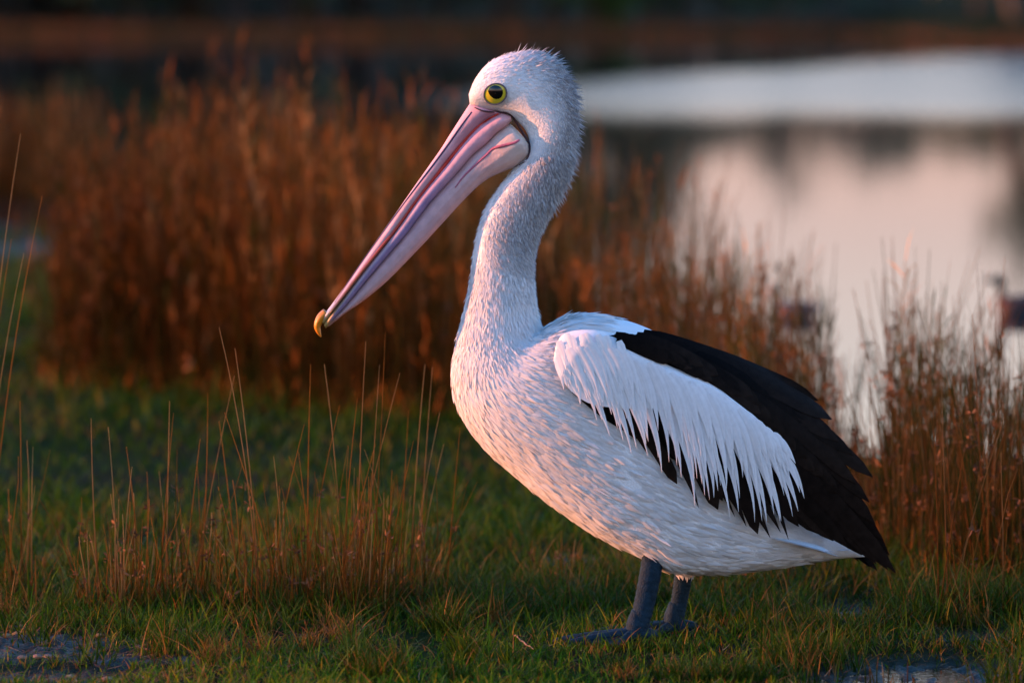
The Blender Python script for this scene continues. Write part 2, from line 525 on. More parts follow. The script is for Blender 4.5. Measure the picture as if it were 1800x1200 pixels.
# ---- body, neck and head: one loft between under-line and over-line
SEC = np.array([  # under x,y   over x,y   half width (px)
    (1520, 978, 1515, 958, 8), (1440, 985, 1425, 905, 36), (1340, 1000, 1365, 815, 66), (1250, 1008, 1305, 720, 90), (1170, 1000, 1245, 645, 108),
    (1115, 972, 1190, 605, 118), (1040, 934, 1130, 573, 122), (960, 880, 1070, 556, 122), (900, 832, 1022, 553, 118), (845, 780, 987, 560, 108),
    (808, 722, 964, 573, 94), (795, 662, 953, 577, 82), (801, 610, 947, 568, 72), (813, 558, 941, 545, 62), (825, 503, 937, 512, 54),
    (832, 450, 936, 476, 49), (841, 402, 940, 436, 46), (856, 362, 956, 396, 45), (880, 326, 978, 354, 45), (906, 294, 999, 314, 44),
    (924, 272, 1010, 270, 44), (930, 250, 1014, 228, 45), (925, 232, 1015, 188, 46), (914, 218, 1006, 148, 48), (900, 206, 982, 109, 49),
    (882, 199, 940, 90, 48), (865, 195, 896, 95, 47), (849, 193, 860, 110, 41), (836, 191, 836, 138, 32), (827, 188, 824, 166, 18)], float)
NU, NV = 150, 56
ss = spline(SEC, NU)
U3, O3 = np.array([P(a, b) for a, b in ss[:, 0:2]]), np.array([P(a, b) for a, b in ss[:, 2:4]])
wid = ss[:, 4] / 952.0
ang = np.linspace(0, 2 * np.pi, NV, endpoint=False)
cc, sn = np.cos(ang), np.sin(ang)
BG = (U3 + O3)[:, None] / 2 + (O3 - U3)[:, None] / 2 * cc[None, :, None]
belly = np.interp(np.linspace(0, 1, NU), [0.05, 0.12, 0.20, 0.27], [0, 1, 1, 0])[:, None] * np.clip(-cc, 0, 1)[None]   # fuller underside where the thighs are
yprof = np.sign(sn)[None] * np.abs(sn)[None] ** (0.9 - 0.38 * belly)
BG = BG + np.array([0, -1.0, 0])[None, None] * (wid[:, None] * yprof)[..., None]
BV, BF = capped(BG.reshape(-1, 3), NU, NV)
bcol = np.tile([0.80, 0.79, 0.78], (len(BV), 1))
sec = lambda k: k / (len(SEC) - 1)
body = pobj('body', BV, BF, bcol, M_BODY)
bvh = BVHTree.FromPolygons([Vector(v) for v in BV], [tuple(f) for f in BF])
def ray(px, py, tree):
    a, b = (px - 900) / 10000, (600 - py) / 10000
    d = Vector((a, CA + b * SA, -SA + b * CA)).normalized()
    h = tree.ray_cast(Vector(CAM), d)
    return h

# ---- plumage: small pointed feathers lying on the body
def on_body(n, u0, u1, vsel=None):
    u = rng.uniform(u0, u1, n) * (NU - 1)
    v = rng.uniform(0, NV, n)
    if vsel is not None:
        k = vsel(u / (NU - 1), v / NV); u, v = u[k], v[k]
    i, j = np.minimum(u.astype(int), NU - 2), v.astype(int) % NV
    fu, fv = (u - i)[:, None], (v - v.astype(int))[:, None]
    j2 = (j + 1) % NV
    p = (BG[i, j] * (1 - fu) + BG[i + 1, j] * fu) * (1 - fv) + (BG[i, j2] * (1 - fu) + BG[i + 1, j2] * fu) * fv
    tail = BG[i, j] - BG[i + 1, j]
    tv = BG[i, j2] - BG[i, j]
    nr = np.cross(tail, tv)
    nr /= np.linalg.norm(nr, axis=1)[:, None] + 1e-12
    c = (U3[i] + O3[i]) / 2
    nr *= np.sign(((p - c) * nr).sum(1))[:, None] + 1e-9
    tail = tail / (np.linalg.norm(tail, axis=1)[:, None] + 1e-12)
    back = (O3[i] - U3[i]); back /= np.linalg.norm(back, axis=1)[:, None] + 1e-12
    return p, nr, tail, back, u / (NU - 1), v / NV
def lance(t): return np.interp(t, [0, 0.25, 0.55, 0.8, 1], [0.55, 1, 0.85, 0.45, 0.03])
def unit(a): return a / (np.linalg.norm(a, axis=1)[:, None] + 1e-12)
plume_parts = []
def plume(n, u0, u1, ln, wd, lift, backw=0.0, jit=0.25, curl=0.0, vsel=None, tint=0.0, nseg=3, grey=None):
    p, nr, tail, back, u, v = on_body(n, u0, u1, vsel)
    k = len(p)
    d = unit(tail + back * backw + nr * (lift + 0.4 * lift * rng.normal(size=(k, 1))) + jit * rng.normal(size=(k, 3)) * 0.5)
    d = d - nr * np.minimum(0, (d * nr).sum(1) - 0.02)[:, None]
    d = unit(d)
    L = ln * rng.uniform(0.65, 1.3, k)
    W = wd * rng.uniform(0.7, 1.25, k)
    side = unit(np.cross(d, nr) + 0.25 * rng.normal(size=(k, 3)))
    nn = np.cross(side, d)
    nn *= np.sign((nn * nr).sum(1))[:, None]
    bend = -nr * (L * curl)[:, None]
    c = np.tile([0.82, 0.81, 0.80], (k, 1)) * rng.uniform(0.9, 1.04, (k, 1))
    tip = c.copy()
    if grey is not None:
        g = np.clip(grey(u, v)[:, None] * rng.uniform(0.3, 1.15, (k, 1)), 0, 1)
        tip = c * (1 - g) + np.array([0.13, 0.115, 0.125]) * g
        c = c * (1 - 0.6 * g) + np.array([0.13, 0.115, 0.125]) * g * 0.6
    V, F, C = blades(p - d * (L * 0.12)[:, None], d, L, bend, W, side, nseg, c, tip, prof=lance, fold=0.12, nrm=nn)
    plume_parts.append((V, F, C))
sec = lambda k: k / (len(SEC) - 1)
front = lambda u, v: np.abs(v - 0.5) < 0.32           # under / fore side of the section
rear = lambda u, v: np.abs(v - 0.5) > 0.22
def g_nape(u, v):  # grey-brown nape feathers, with shaded neck texture also painted into the grey
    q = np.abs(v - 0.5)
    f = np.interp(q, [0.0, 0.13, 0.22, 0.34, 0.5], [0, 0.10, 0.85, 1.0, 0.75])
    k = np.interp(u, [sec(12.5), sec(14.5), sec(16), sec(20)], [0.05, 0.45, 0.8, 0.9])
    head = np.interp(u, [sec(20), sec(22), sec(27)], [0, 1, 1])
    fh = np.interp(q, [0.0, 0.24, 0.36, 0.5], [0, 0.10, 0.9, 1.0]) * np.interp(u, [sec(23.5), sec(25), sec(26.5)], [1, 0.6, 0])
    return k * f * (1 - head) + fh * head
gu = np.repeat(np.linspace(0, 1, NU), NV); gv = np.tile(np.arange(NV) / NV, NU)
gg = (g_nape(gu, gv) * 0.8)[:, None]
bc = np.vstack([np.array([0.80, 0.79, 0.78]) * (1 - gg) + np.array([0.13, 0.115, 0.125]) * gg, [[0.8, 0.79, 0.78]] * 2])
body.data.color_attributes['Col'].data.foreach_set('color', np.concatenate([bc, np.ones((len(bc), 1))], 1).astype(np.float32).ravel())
plume(7000, sec(1), sec(7.5), 0.034, 0.0095, 0.045, jit=0.14, vsel=lambda u, v: np.abs(v - 0.5) < 0.36, curl=0.05)
plume(10500, sec(6), sec(11.5), 0.027, 0.0080, 0.048, jit=0.10, vsel=lambda u, v: np.abs(v - 0.5) < 0.40, curl=0.04)
plume(2500, sec(7), sec(11.5), 0.036, 0.013, 0.015, jit=0.08, vsel=lambda u, v: np.abs(v - 0.5) > 0.36, curl=0.04)
plume(9000, sec(10.6), sec(14.8), 0.018, 0.0040, 0.14, backw=0.15, jit=0.2)
plume(15000, sec(13.5), sec(20), 0.0105, 0.0022, 0.36, backw=0.65, vsel=lambda u, v: np.abs(v - 0.5) > 0.12, grey=g_nape, nseg=2)
plume(3000, sec(13.5), sec(20), 0.011, 0.0030, 0.30, backw=0.05, vsel=lambda u, v: np.abs(v - 0.5) < 0.18, nseg=2)
def soft(c0, c1, a0, a1):
    """accept more often towards the back of the neck and away from the face"""
    def f(u, v):
        p = np.interp(u, [sec(24), sec(c0), sec(c1)], [1, 0.8, 0]) * np.interp(np.abs(v - 0.5), [a0, a1], [0, 1])
        return rng.random(len(u)) < p
    return f
plume(9500, sec(20), sec(27.5), 0.0085, 0.0019, 0.34, backw=0.25, vsel=soft(25, 27.5, 0.20, 0.34), grey=g_nape, nseg=2)
plume(3200, sec(17.5), sec(25.8), 0.020, 0.0026, 0.80, backw=0.5, vsel=soft(24.5, 25.8, 0.32, 0.42), grey=g_nape, nseg=2)
plume(7000, sec(20), sec(29), 0.0045, 0.0014, 0.07, jit=0.12, vsel=lambda u, v: np.abs(v - 0.5) > 0.08, nseg=2)
# keep the eye and the bill base free of down
def keep(Vs, F):
    return F
pv, pf, pc = merge(plume_parts)
cen = pv[pf[:, 0]]
eye_c = P(871, 165, -0.045)
near_eye = np.hypot(cen[:, 0] - eye_c[0], cen[:, 2] - eye_c[2]) < 0.0225
pf = pf[~near_eye]
pobj('plumage', pv, pf, pc, M_PLUME, kind='stuff')

# ---- thighs
for ypos, x0, x1, yy0, yy1 in ((-0.056, 1172, 1152, 868, 962), (0.056, 1214, 1203, 925, 1000)):
    pts = [P(x0, yy0, ypos), P((x0 + x1) / 2 + 2, (yy0 + yy1) / 2 + 4, ypos), P(x1, yy1, ypos)]
    V, F, t = tube(pts, [0.036, 0.030, 0.0195], 22, 14)
    th = pobj('thigh', V, F, (0.78, 0.77, 0.76), M_BODY)
    k = 420
    a, tt = rng.uniform(0, 2 * np.pi, k), rng.uniform(0.3, 1, k)
    c0 = np.array(pts[0])[None] * (1 - tt)[:, None] + np.array(pts[2])[None] * tt[:, None]
    r = np.interp(tt, [0, 0.5, 1], [0.034, 0.028, 0.0185])
    nr = np.stack([np.cos(a), np.sin(a), np.zeros(k)], 1)
    d = unit(np.tile([0.05, 0, -1.0], (k, 1)) - nr * 0.16 + 0.05 * rng.normal(size=(k, 3)))
    c = np.tile([0.81, 0.80, 0.79], (k, 1))
    V, F, C = blades(c0 + nr * r[:, None], d, rng.uniform(0.016, 0.026, k), nr * -0.002, rng.uniform(0.004, 0.007, k), unit(np.cross(d, nr)), 3, c, c, prof=lance, fold=0.12, nrm=nr)
    pobj('thigh_feathers', V, F, C, M_PLUME, th, kind='stuff')

# ---- eyes
def dome(c, n, rx, ry, h, nr=8, ns=28, tilt=0.0):
    n = np.array(n) / np.linalg.norm(n)
    up = np.array([0, 0, 1.0]) - n * n[2]; up /= np.linalg.norm(up)
    ri = np.cross(up, n)
    ct, st = math.cos(tilt), math.sin(tilt)
    e1, e2 = ri * ct + up * st, up * ct - ri * st
    V = []
    for i in range(nr + 1):
        f = i / nr
        for j in range(ns):
            a = 2 * math.pi * j / ns
            V.append(c + e1 * rx * f * math.cos(a) + e2 * ry * f * math.sin(a) + n * h * (1 - f * f))
    return np.array(V), tri(grid_faces(nr + 1, ns))
for sgn in (-1, 1):
    hit = ray(871, 165, bvh)
    loc, nrm = np.array(hit[0]), np.array(hit[1])
    if nrm[1] > 0: nrm = -nrm
    nrm = nrm * np.array([0.6, 1, 0.6]); nrm /= np.linalg.norm(nrm)
    V, F = dome(loc + nrm * 0.0025, nrm, 0.0215, 0.0188, 0.0052, tilt=0.5)
    rr_ = np.repeat(np.linspace(0, 1, 9), 28)
    C = np.where((rr_ > 0.93)[:, None], np.array([0.02, 0.018, 0.02]), np.array([0.62, 0.50, 0.035]) * (0.75 + 0.3 * rr_)[:, None])
    V2, F2 = dome(loc + nrm * 0.0052 + np.array([0.0006, 0, 0.0022]), nrm, 0.0146, 0.0146, 0.0042)
    a = np.linspace(0, 2 * np.pi, 32, endpoint=False)
    up = np.array([0, 0, 1.0]) - nrm * nrm[2]; up /= np.linalg.norm(up); ri = np.cross(up, nrm)
    ct, st = math.cos(0.5), math.sin(0.5)
    e1, e2 = ri * ct + up * st, up * ct - ri * st
    ringp = [loc + nrm * 0.003 + e1 * 0.0217 * math.cos(q) + e2 * 0.019 * math.sin(q) for q in np.append(a, a[0])]
    V3, F3, _ = tube(ringp, 0.0013, 8)
    if sgn > 0:
        for A in (V, V2, V3): A[:, 1] *= -1
    eye = pobj('eye', V, F, C, M_EYE)
    pobj('pupil', V2, F2, (0.004, 0.004, 0.004), M_EYE, eye)
    pobj('eyelid', V3, F3, (0.16, 0.13, 0.14), M_LEG, eye)

# ---- bill
def loft(top, bot, w, n=60, ns=28, power=0.8, ybias=0.0):
    A = spline(np.array(top, float), n); B = spline(np.array(bot, float), n); W = spline(np.array(w, float)[:, None], n)[:, 0]
    A3, B3 = np.array([P(*a) for a in A]), np.array([P(*b) for b in B])
    th = np.linspace(0, 2 * np.pi, ns, endpoint=False)
    c_, s_ = np.cos(th), np.sin(th)
    yy = np.sign(s_) * np.abs(s_) ** power
    V = (A3 + B3)[:, None] / 2 + (A3 - B3)[:, None] / 2 * c_[None, :, None] - np.array([0, 1.0, 0]) * (W[:, None] * yy[None] * (1 - ybias * (-c_[None])))[..., None]
    tt = np.concatenate([np.repeat(np.linspace(0, 1, n), ns), [0, 1]])
    vv = np.concatenate([np.tile((1 - c_) / 2, n), [0.5, 0.5]])      # 0 on the top line, 1 on the bottom line
    V, F = capped(V.reshape(-1, 3), n, ns)
    return V, F, tt, vv
def lerpc(x, xs, cols):
    cols = np.array(cols, float)
    return np.stack([np.interp(x, xs, cols[:, i]) for i in range(3)], -1)
PINK, LILAC, CREAM, OLIVE, STEEL, BLUE = (0.70, 0.33, 0.35), (0.58, 0.33, 0.40), (0.60, 0.50, 0.44), (0.34, 0.22, 0.06), (0.36, 0.37, 0.44), (0.13, 0.12, 0.33)
UT = [(826, 182), (806, 213), (788, 241), (770, 269), (717, 344), (661, 426), (605, 505), (577, 543), (563, 560)]
UB = [(884, 200), (852, 214), (822, 242), (790, 278), (733, 352), (677, 430), (618, 505), (587, 547), (570, 571)]
V, F, t, v = loft(UT, UB, [0.034, 0.031, 0.027, 0.024, 0.0205, 0.019, 0.018, 0.0175, 0.008], power=0.7)
C = lerpc(t, [0, 0.35, 0.7, 0.9, 1], [PINK, PINK, (0.66, 0.36, 0.38), STEEL, OLIVE])
side_c = lerpc(t, [0, 0.3, 0.65, 0.85, 1], [(0.42, 0.18, 0.23), (0.60, 0.31, 0.36), (0.58, 0.40, 0.42), (0.42, 0.32, 0.18), OLIVE])
k = sstep(0.35, 0.6, v)[:, None]
upper = pobj('upper_mandible', V, F, C * (1 - k) + side_c * k, M_BILL)
ubvh = BVHTree.FromPolygons([Vector(q) for q in V], [tuple(f) for f in F])
LT = [(897, 203), (879, 199), (855, 212), (833, 229), (807, 260), (780, 295), (740, 343), (699, 401), (642, 472), (605, 521), (582, 551), (569, 570)]
LB = [(899, 212), (890, 223), (873, 235), (853, 255), (829, 275), (800, 309), (757, 356), (713, 413), (654, 482), (615, 529), (589, 559), (573, 577)]
V, F, t, v = loft(LT, LB, [0.026, 0.037, 0.036, 0.033, 0.030, 0.0275, 0.0245, 0.0225, 0.021, 0.020, 0.018, 0.008], power=0.6)
C = lerpc(t, [0, 0.25, 0.5, 0.75, 0.88, 1], [(0.66, 0.35, 0.35), (0.66, 0.35, 0.40), LILAC, (0.40, 0.28, 0.30), (0.32, 0.22, 0.12), OLIVE])
bk = (sstep(0.40, 0.58, t) * (1 - sstep(0.9, 0.97, t)) * sstep(0.25, 0.6, v))[:, None]
bk = bk * 0.7
C = C * (1 - bk) + np.array(BLUE) * bk
lower = pobj('lower_mandible', V, F, C, M_BILL)
lbvh = BVHTree.FromPolygons([Vector(q) for q in V], [tuple(f) for f in F])
PT = [(908, 228), (893, 218), (872, 232), (852, 252), (829, 271), (800, 305), (757, 352), (713, 409), (654, 479), (615, 526), (589, 556), (574, 574)]
PB = [(931, 262), (914, 288), (888, 301), (861, 313), (834, 334), (795, 375), (746, 427), (685, 490), (640, 527), (604, 553), (582, 569)]
PB = [(930, 254), (929, 274), (908, 292), (882, 303), (857, 315), (830, 337), (793, 376), (746, 427), (685, 490), (641, 527), (605, 552), (579, 573)]
V, F, t, v = loft(PT, PB, [0.034, 0.044, 0.042, 0.036, 0.031, 0.027, 0.023, 0.0205, 0.0185, 0.0175, 0.015, 0.004], n=80, ns=36, power=0.75, ybias=-0.12)
yy_ = V[:, 1].copy()
wrk = 0.0012 * np.sin(v * 26 + 3 * np.sin(t * 9)) * (1 - t)          # loose folds running along the pouch
V[:, 1] += np.sign(yy_) * wrk * -1
C = lerpc(t, [0, 0.12, 0.3, 0.6, 1], [(0.66, 0.57, 0.48), (0.64, 0.49, 0.42), (0.62, 0.41, 0.39), (0.55, 0.33, 0.34), (0.42, 0.25, 0.23)])
pouch = pobj('pouch', V, F, C, M_POUCH)
pbvh = BVHTree.FromPolygons([Vector(q) for q in V], [tuple(f) for f in F])

def line_on(pxs, trees, r, n=50, lift=0.0):
    pts = []
    for a in spline(np.array(pxs, float), n):
        best = None
        for tr in trees:
            h = ray(a[0], a[1], tr)
            if h[0] is not None and (best is None or h[3] < best[3]): best = h
        if best is not None: pts.append(np.array(best[0]) + np.array([0, -lift, 0]))
    pts = np.array(pts)
    for _ in range(2):
        pts[1:-1] = (pts[:-2] + 2 * pts[1:-1] + pts[2:]) / 4
    rr = r if np.ndim(r) == 0 else np.interp(np.linspace(0, 1, len(pts)), np.linspace(0, 1, len(r)), r)
    return tube(pts, np.full(len(pts), rr) if np.ndim(rr) == 0 else rr, 8)
def both_sides(name, V, F, C, mat, parent):
    pobj(name, V, F, C, mat, parent)
    W = V.copy(); W[:, 1] *= -1
    pobj(name, W, F[:, ::-1], C, mat, parent)
GROOVE = [(829, 197), (812, 220), (775, 272), (719, 346), (656, 434), (612, 497), (588, 532)]
V, F, t = line_on(GROOVE, [ubvh], [0.0012, 0.0022, 0.0020, 0.0017, 0.0013, 0.0008])
both_sides('nostril_groove', V, F, (0.035, 0.025, 0.075), M_BILL, upper)
RED = [(876, 200), (853, 213), (831, 231), (805, 262), (779, 294), (738, 344), (696, 402), (640, 472), (603, 521), (580, 551)]
V, F, t = line_on(RED, [ubvh, lbvh], [0.0010, 0.0030, 0.0032, 0.0026, 0.0016], lift=0.003)
both_sides('gape_edge', V, F, lerpc(t, [0, 0.45, 0.7, 1], [(0.62, 0.035, 0.02), (0.62, 0.035, 0.02), (0.26, 0.06, 0.03), (0.12, 0.06, 0.02)]), M_BILL, upper)
VEIN = [(913, 246), (905, 251), (890, 255), (868, 261), (856, 272), (838, 288), (815, 310), (800, 330)]
V, F, t = line_on(VEIN, [pbvh], [0.0020, 0.0030, 0.0030, 0.0022, 0.0010])
both_sides('pouch_vein', V, F, (0.50, 0.13, 0.19), M_POUCH, pouch)
EDGE = [(834, 189), (848, 195), (866, 197), (886, 197), (899, 203), (905, 214), (909, 226), (920, 235), (928, 246), (932, 258), (930, 272), (923, 284), (908, 293)]
V, F, t = line_on(EDGE, [bvh, ubvh, lbvh, pbvh], [0.0010, 0.0016, 0.0020, 0.0022, 0.0020, 0.0012], n=70, lift=0.0004)
both_sides('skin_margin', V, F, (0.07, 0.025, 0.03), M_POUCH, pouch)
V, F, t = tube([P(574, 549), P(564, 559), P(558, 572), P(560, 583), P(564.5, 592)], [0.0085, 0.0086, 0.0066, 0.0044, 0.0010], 16, 20, flat=1.45)
pobj('nail', V, F, (0.55, 0.20, 0.012), M_BILL, upper)

# ---- legs and webbed feet
LEGC = np.array([0.012, 0.029, 0.046])
def leg(pts, radii, toe_dir, Y, heel):
    V, F, t = tube(pts, np.array(radii), 20, 90, flat=0.72)
    ctr = np.repeat(V[:-2].reshape(90, 20, 3).mean(1), 20, 0)
    V[:-2] = ctr + (V[:-2] - ctr) * (1 + 0.022 * np.sign(np.sin(t[:-2] * 150)) * np.abs(np.sin(t[:-2] * 150)) ** 0.5)[:, None]
    lg = pobj('leg', V, F, np.tile(LEGC, (len(V), 1)) * (1 - 0.25 * np.abs(np.sin(t * 40))[:, None] * 0.3), M_LEG)
    a = np.array([pts[-1][0], Y, 0.012])
    parts = []
    tips = []
    for ang_, ln in ((22, 0.118), (4, 0.140), (-16, 0.128), (-62, 0.070)):
        q = rad(ang_) + toe_dir
        d = np.array([-math.cos(q), math.sin(q), 0])
        tip = a + d * ln; tip[2] = 0.006
        mid1 = a + d * ln * 0.35; mid1[2] = 0.017
        mid2 = a + d * ln * 0.7; mid2[2] = 0.012
        V, F, t = tube([a + [0, 0, 0.006], mid1, mid2, tip, tip + d * 0.012 + [0, 0, -0.004]], [0.0125, 0.0085, 0.0072, 0.0050, 0.0012], 10, 16)
        parts.append((V, F, np.where((t > 0.88)[:, None], np.array([0.04, 0.04, 0.045]), LEGC * 1.05)))
        tips.append((a, mid1, mid2, tip))
    for A, B in zip(tips[:-1], tips[1:]):                      # web between neighbouring toes
        n = 9
        As, Bs = spline(np.array(A), n), spline(np.array(B), n)
        W = []
        for i in range(n):
            for f in np.linspace(0, 1, 6):
                pt = As[i] * (1 - f) + Bs[i] * f
                sag = 4 * f * (1 - f)
                pt = pt + (a - pt) * 0.16 * sag * (i / (n - 1)) ** 2 + np.array([0, 0, -0.004 * sag])
                W.append(pt)
        W = np.array(W)
        q = tri(grid_faces(n, 6, wrap=False))
        up, dn = W + [0, 0, 0.0015], W - [0, 0, 0.0015]
        parts.append((np.vstack([up, dn]), np.concatenate([q, q[:, ::-1] + len(W)]), LEGC * 0.9))
    V, F, t = tube([a + [heel * 0.2, 0, 0.004], a + [heel, 0.004, 0.006], a + [heel * 1.5, 0.006, 0.001]], [0.016, 0.010, 0.002], 10, 10)
    parts.append((V, F, LEGC))
    V, F, t = tube([a + [0.004, 0, 0.05], a + [0, 0, 0.022], a + [-0.002, 0, -0.004]], [0.0100, 0.0165, 0.015], 14, 10)
    parts.append((V, F, LEGC))
    pobj('foot', *merge(parts), M_LEG, lg)
Yn, Yf = -0.060, 0.060
leg([P(1162, 900, Yn + 0.03), P(1150, 955, Yn), P(1147, 985, Yn), P(1136, 1045, Yn), P(1124, 1095, Yn), P(1116, 1128, Yn)], [0.014, 0.0205, 0.0205, 0.0195, 0.0185, 0.019], rad(0), Yn, 0.03)
leg([P(1210, 940, Yf - 0.03), P(1203, 990, Yf), P(1200, 1020, Yf), P(1194, 1055, Yf), P(1187, 1090, Yf), P(1182, 1118, Yf)], [0.012, 0.0165, 0.0165, 0.0155, 0.0160, 0.017], rad(4), Yf, 0.034)

# ---- wings
WS, WD, WL = np.array([985.0, 610.0]), np.array([0.83, 0.5577]), 708.0
WN = np.array([-WD[1], WD[0]])
def wing_y(px, py):
    q = np.array([px, py]) - WS
    u, v = q @ WD / WL, q @ WN
    w = np.interp(u, [-0.02, 0.04, 0.15, 0.3, 0.5, 0.7, 0.85, 1.0, 1.1], [0.122, 0.137, 0.142, 0.139, 0.126, 0.098, 0.070, 0.040, 0.03])
    s_ = (v + 50) / 120
    pr = math.sqrt(max(0.1, 1 - 0.88 * s_ * s_)) if s_ < 0 else 1 - 0.06 * s_ * s_
    return -w * pr
def W3(px, py, off=0.0):
    return P(px, py, wing_y(px, py) - off)
wing = obj('wing', None, None, pel, label='near folded wing with white covert feathers over black flight feathers')
wing2 = obj('wing', None, None, pel, label='far folded wing hidden behind the body')
wing2.scale = (0.94, -1, 0.945)
def wing_part(name, V, F, C, mat):
    o = pobj(name, V, F, C, mat, wing)
    if name == 'feather' and mat is M_WHITE: return          # the far wing's white side faces away
    o2 = o.copy(); COL.objects.link(o2); o2.parent = wing2
def panel(top, bot, off, n=40, m=14, edge=0.0):
    A, B = spline(np.array(top, float), n), spline(np.array(bot, float), n)
    V = []
    for i in range(n):
        for j in range(m):
            r = j / (m - 1); q = A[i] * (1 - r) + B[i] * r
            s_ = i / (n - 1)
            inf = min(1, s_ / 0.10) ** 0.5 * min(1, (1 - s_) / 0.06 + 0.2) * min(1, (r / 0.22)) ** 0.6
            V.append(W3(q[0], q[1], off * inf - edge * (1 - inf)))
    V = np.array(V)
    back = V + np.array([0, 0.012, 0])
    q = tri(grid_faces(n, m, wrap=False))
    return np.vstack([V, back]), np.concatenate([q, q[:, ::-1] + len(V)])
bt = [(1010, 604), (1080, 588), (1150, 594), (1230, 620), (1300, 656), (1366, 704), (1412, 742), (1458, 815), (1492, 885), (1530, 960), (1556, 992)]
bb = [(1005, 690), (1060, 735), (1120, 770), (1180, 805), (1250, 840), (1320, 870), (1390, 905), (1440, 925), (1490, 955), (1535, 982), (1566, 1000)]
V, F = panel(bt, bb, 0.002)
wing_part('flight_panel', V, F, (0.0022, 0.0018, 0.0018), M_BLACK)
wt = [(976, 612), (990, 588), (1030, 580), (1078, 587), (1130, 612), (1180, 640), (1245, 664), (1285, 692), (1325, 724), (1352, 752)]
wb = [(973, 634), (994, 676), (1030, 706), (1075, 716), (1125, 718), (1175, 716), (1230, 722), (1285, 738), (1325, 756), (1352, 772)]
V, F = panel(wt, wb, 0.012, edge=0.004)
wing_part('covert_panel', V, F, (0.80, 0.80, 0.80), M_WHITE)

def feather(root, tip, bow, width, off0, off1, shape, c0, c1, mat, name='feather', nseg=9):
    root, tip = np.array(root, float), np.array(tip, float)
    ax = tip - root; L = np.linalg.norm(ax); ax /= L
    pn = np.array([-ax[1], ax[0]])
    V, C = [], []
    for i in range(nseg + 1):
        t = i / nseg
        c = root + (tip - root) * t + pn * bow * L * 4 * t * (1 - t) * 0.5
        if shape == 'lance':
            w = np.interp(t, [0, 0.10, 0.3, 0.55, 0.8, 1], [0.7, 1.0, 1, 0.70, 0.32, 0.02])
        else:
            w = np.interp(t, [0, 0.1, 0.5, 0.85, 0.95, 1], [0.5, 0.85, 1, 0.9, 0.55, 0.05])
        hw = width * w / 2
        off = off0 + (off1 - off0) * t
        dn = pn
        for k, f in ((-1, 0.0), (-0.5, 0.0004), (0, 0.0006), (0.5, 0.0002), (1, -0.0004)):
            q = c + dn * hw * k
            V.append(W3(q[0], q[1], off + f * min(1, w + 0.1)))
            cc_ = np.array(c0) * (1 - t) + np.array(c1) * t
            if k == 0: cc_ = cc_ * 0.93
            C.append(cc_)
    F = tri(grid_faces(nseg + 1, 5, wrap=False))
    wing_part(name, np.array(V), F, np.array(C), mat)

R = random.Random(5)
BLK, BRN = (0.0026, 0.0020, 0.0020), (0.010, 0.0060, 0.0042)
# flight feathers: long black blades fanning to the wing's end
ends = [(1438, 704), (1462, 737), (1474, 775), (1500, 800), (1534, 838), (1506, 850), (1528, 882), (1538, 920), (1552, 950), (1563, 975), (1574, 1006), (1560, 1000), (1540, 990), (1515, 975), (1490, 962),
        (1465, 950), (1440, 938)]
roots = [(1130, 586), (1170, 596), (1200, 610), (1225, 622), (1250, 640), (1262, 652), (1275, 662), (1285, 672), (1290, 690), (1296, 700), (1300, 715), (1296, 730), (1290, 740), (1280, 750), (1270, 756), (1262, 760), (1255, 765)]
for i, (r_, e_) in enumerate(zip(roots, ends)):
    c = R.uniform(0.8, 1.5)
    feather(r_, e_, -0.04 if i < 11 else -0.04, R.uniform(25, 34), 0.003 + 0.0008 * (17 - i) % 0.006, 0.004 + 0.0010 * ((i * 7) % 9), 'round', [q * c for q in BLK], [q * c * 1.2 for q in BRN], M_BLACK, nseg=12)
# scapulars: overlapping dark blades along the upper edge
for i in range(30):
    f = i / 29
    r_ = spline(np.array([(1078, 586), (1130, 595), (1200, 622), (1260, 655), (1330, 715), (1400, 790)], float), 30)[i]
    L = R.uniform(90, 135)
    a = rad(24 + 26 * f + R.uniform(-5, 5))
    e_ = (r_[0] + L * math.cos(a), r_[1] + L * math.sin(a))
    c = R.uniform(0.7, 1.7)
    feather(r_ + np.array([R.uniform(-8, 8), R.uniform(-2, 12)]), e_, -0.03, R.uniform(20, 28), 0.008 - 0.003 * f, 0.012, 'round', [q * c for q in BLK], [q * c * 1.25 for q in BRN], M_BLACK)
# dark greater coverts showing between and below the white ones
dark_tips = [(1118, 772), (1138, 798), (1152, 806), (1190, 850), (1228, 892), (1245, 880), (1262, 895), (1292, 908), (1312, 925), (1332, 938), (1354, 945), (1386, 948), (1404, 925), (1425, 930), (1450, 938), (1475, 950), (1345, 930), (1372, 935), (1270, 880)]
for i, (x, y) in enumerate(dark_tips):
    L = R.uniform(120, 190)
    a = rad(62 + R.uniform(-6, 6) + (-14 if x > 1400 else 0))
    c = R.uniform(0.8, 1.5)
    feather((x - L * math.cos(a), y - L * math.sin(a)), (x, y), -0.05, R.uniform(22, 30), 0.003, 0.006 + 0.001 * (i % 5), 'lance' if i % 3 else 'round', [q * c for q in BLK], [q * c * 1.3 for q in BRN], M_BLACK)
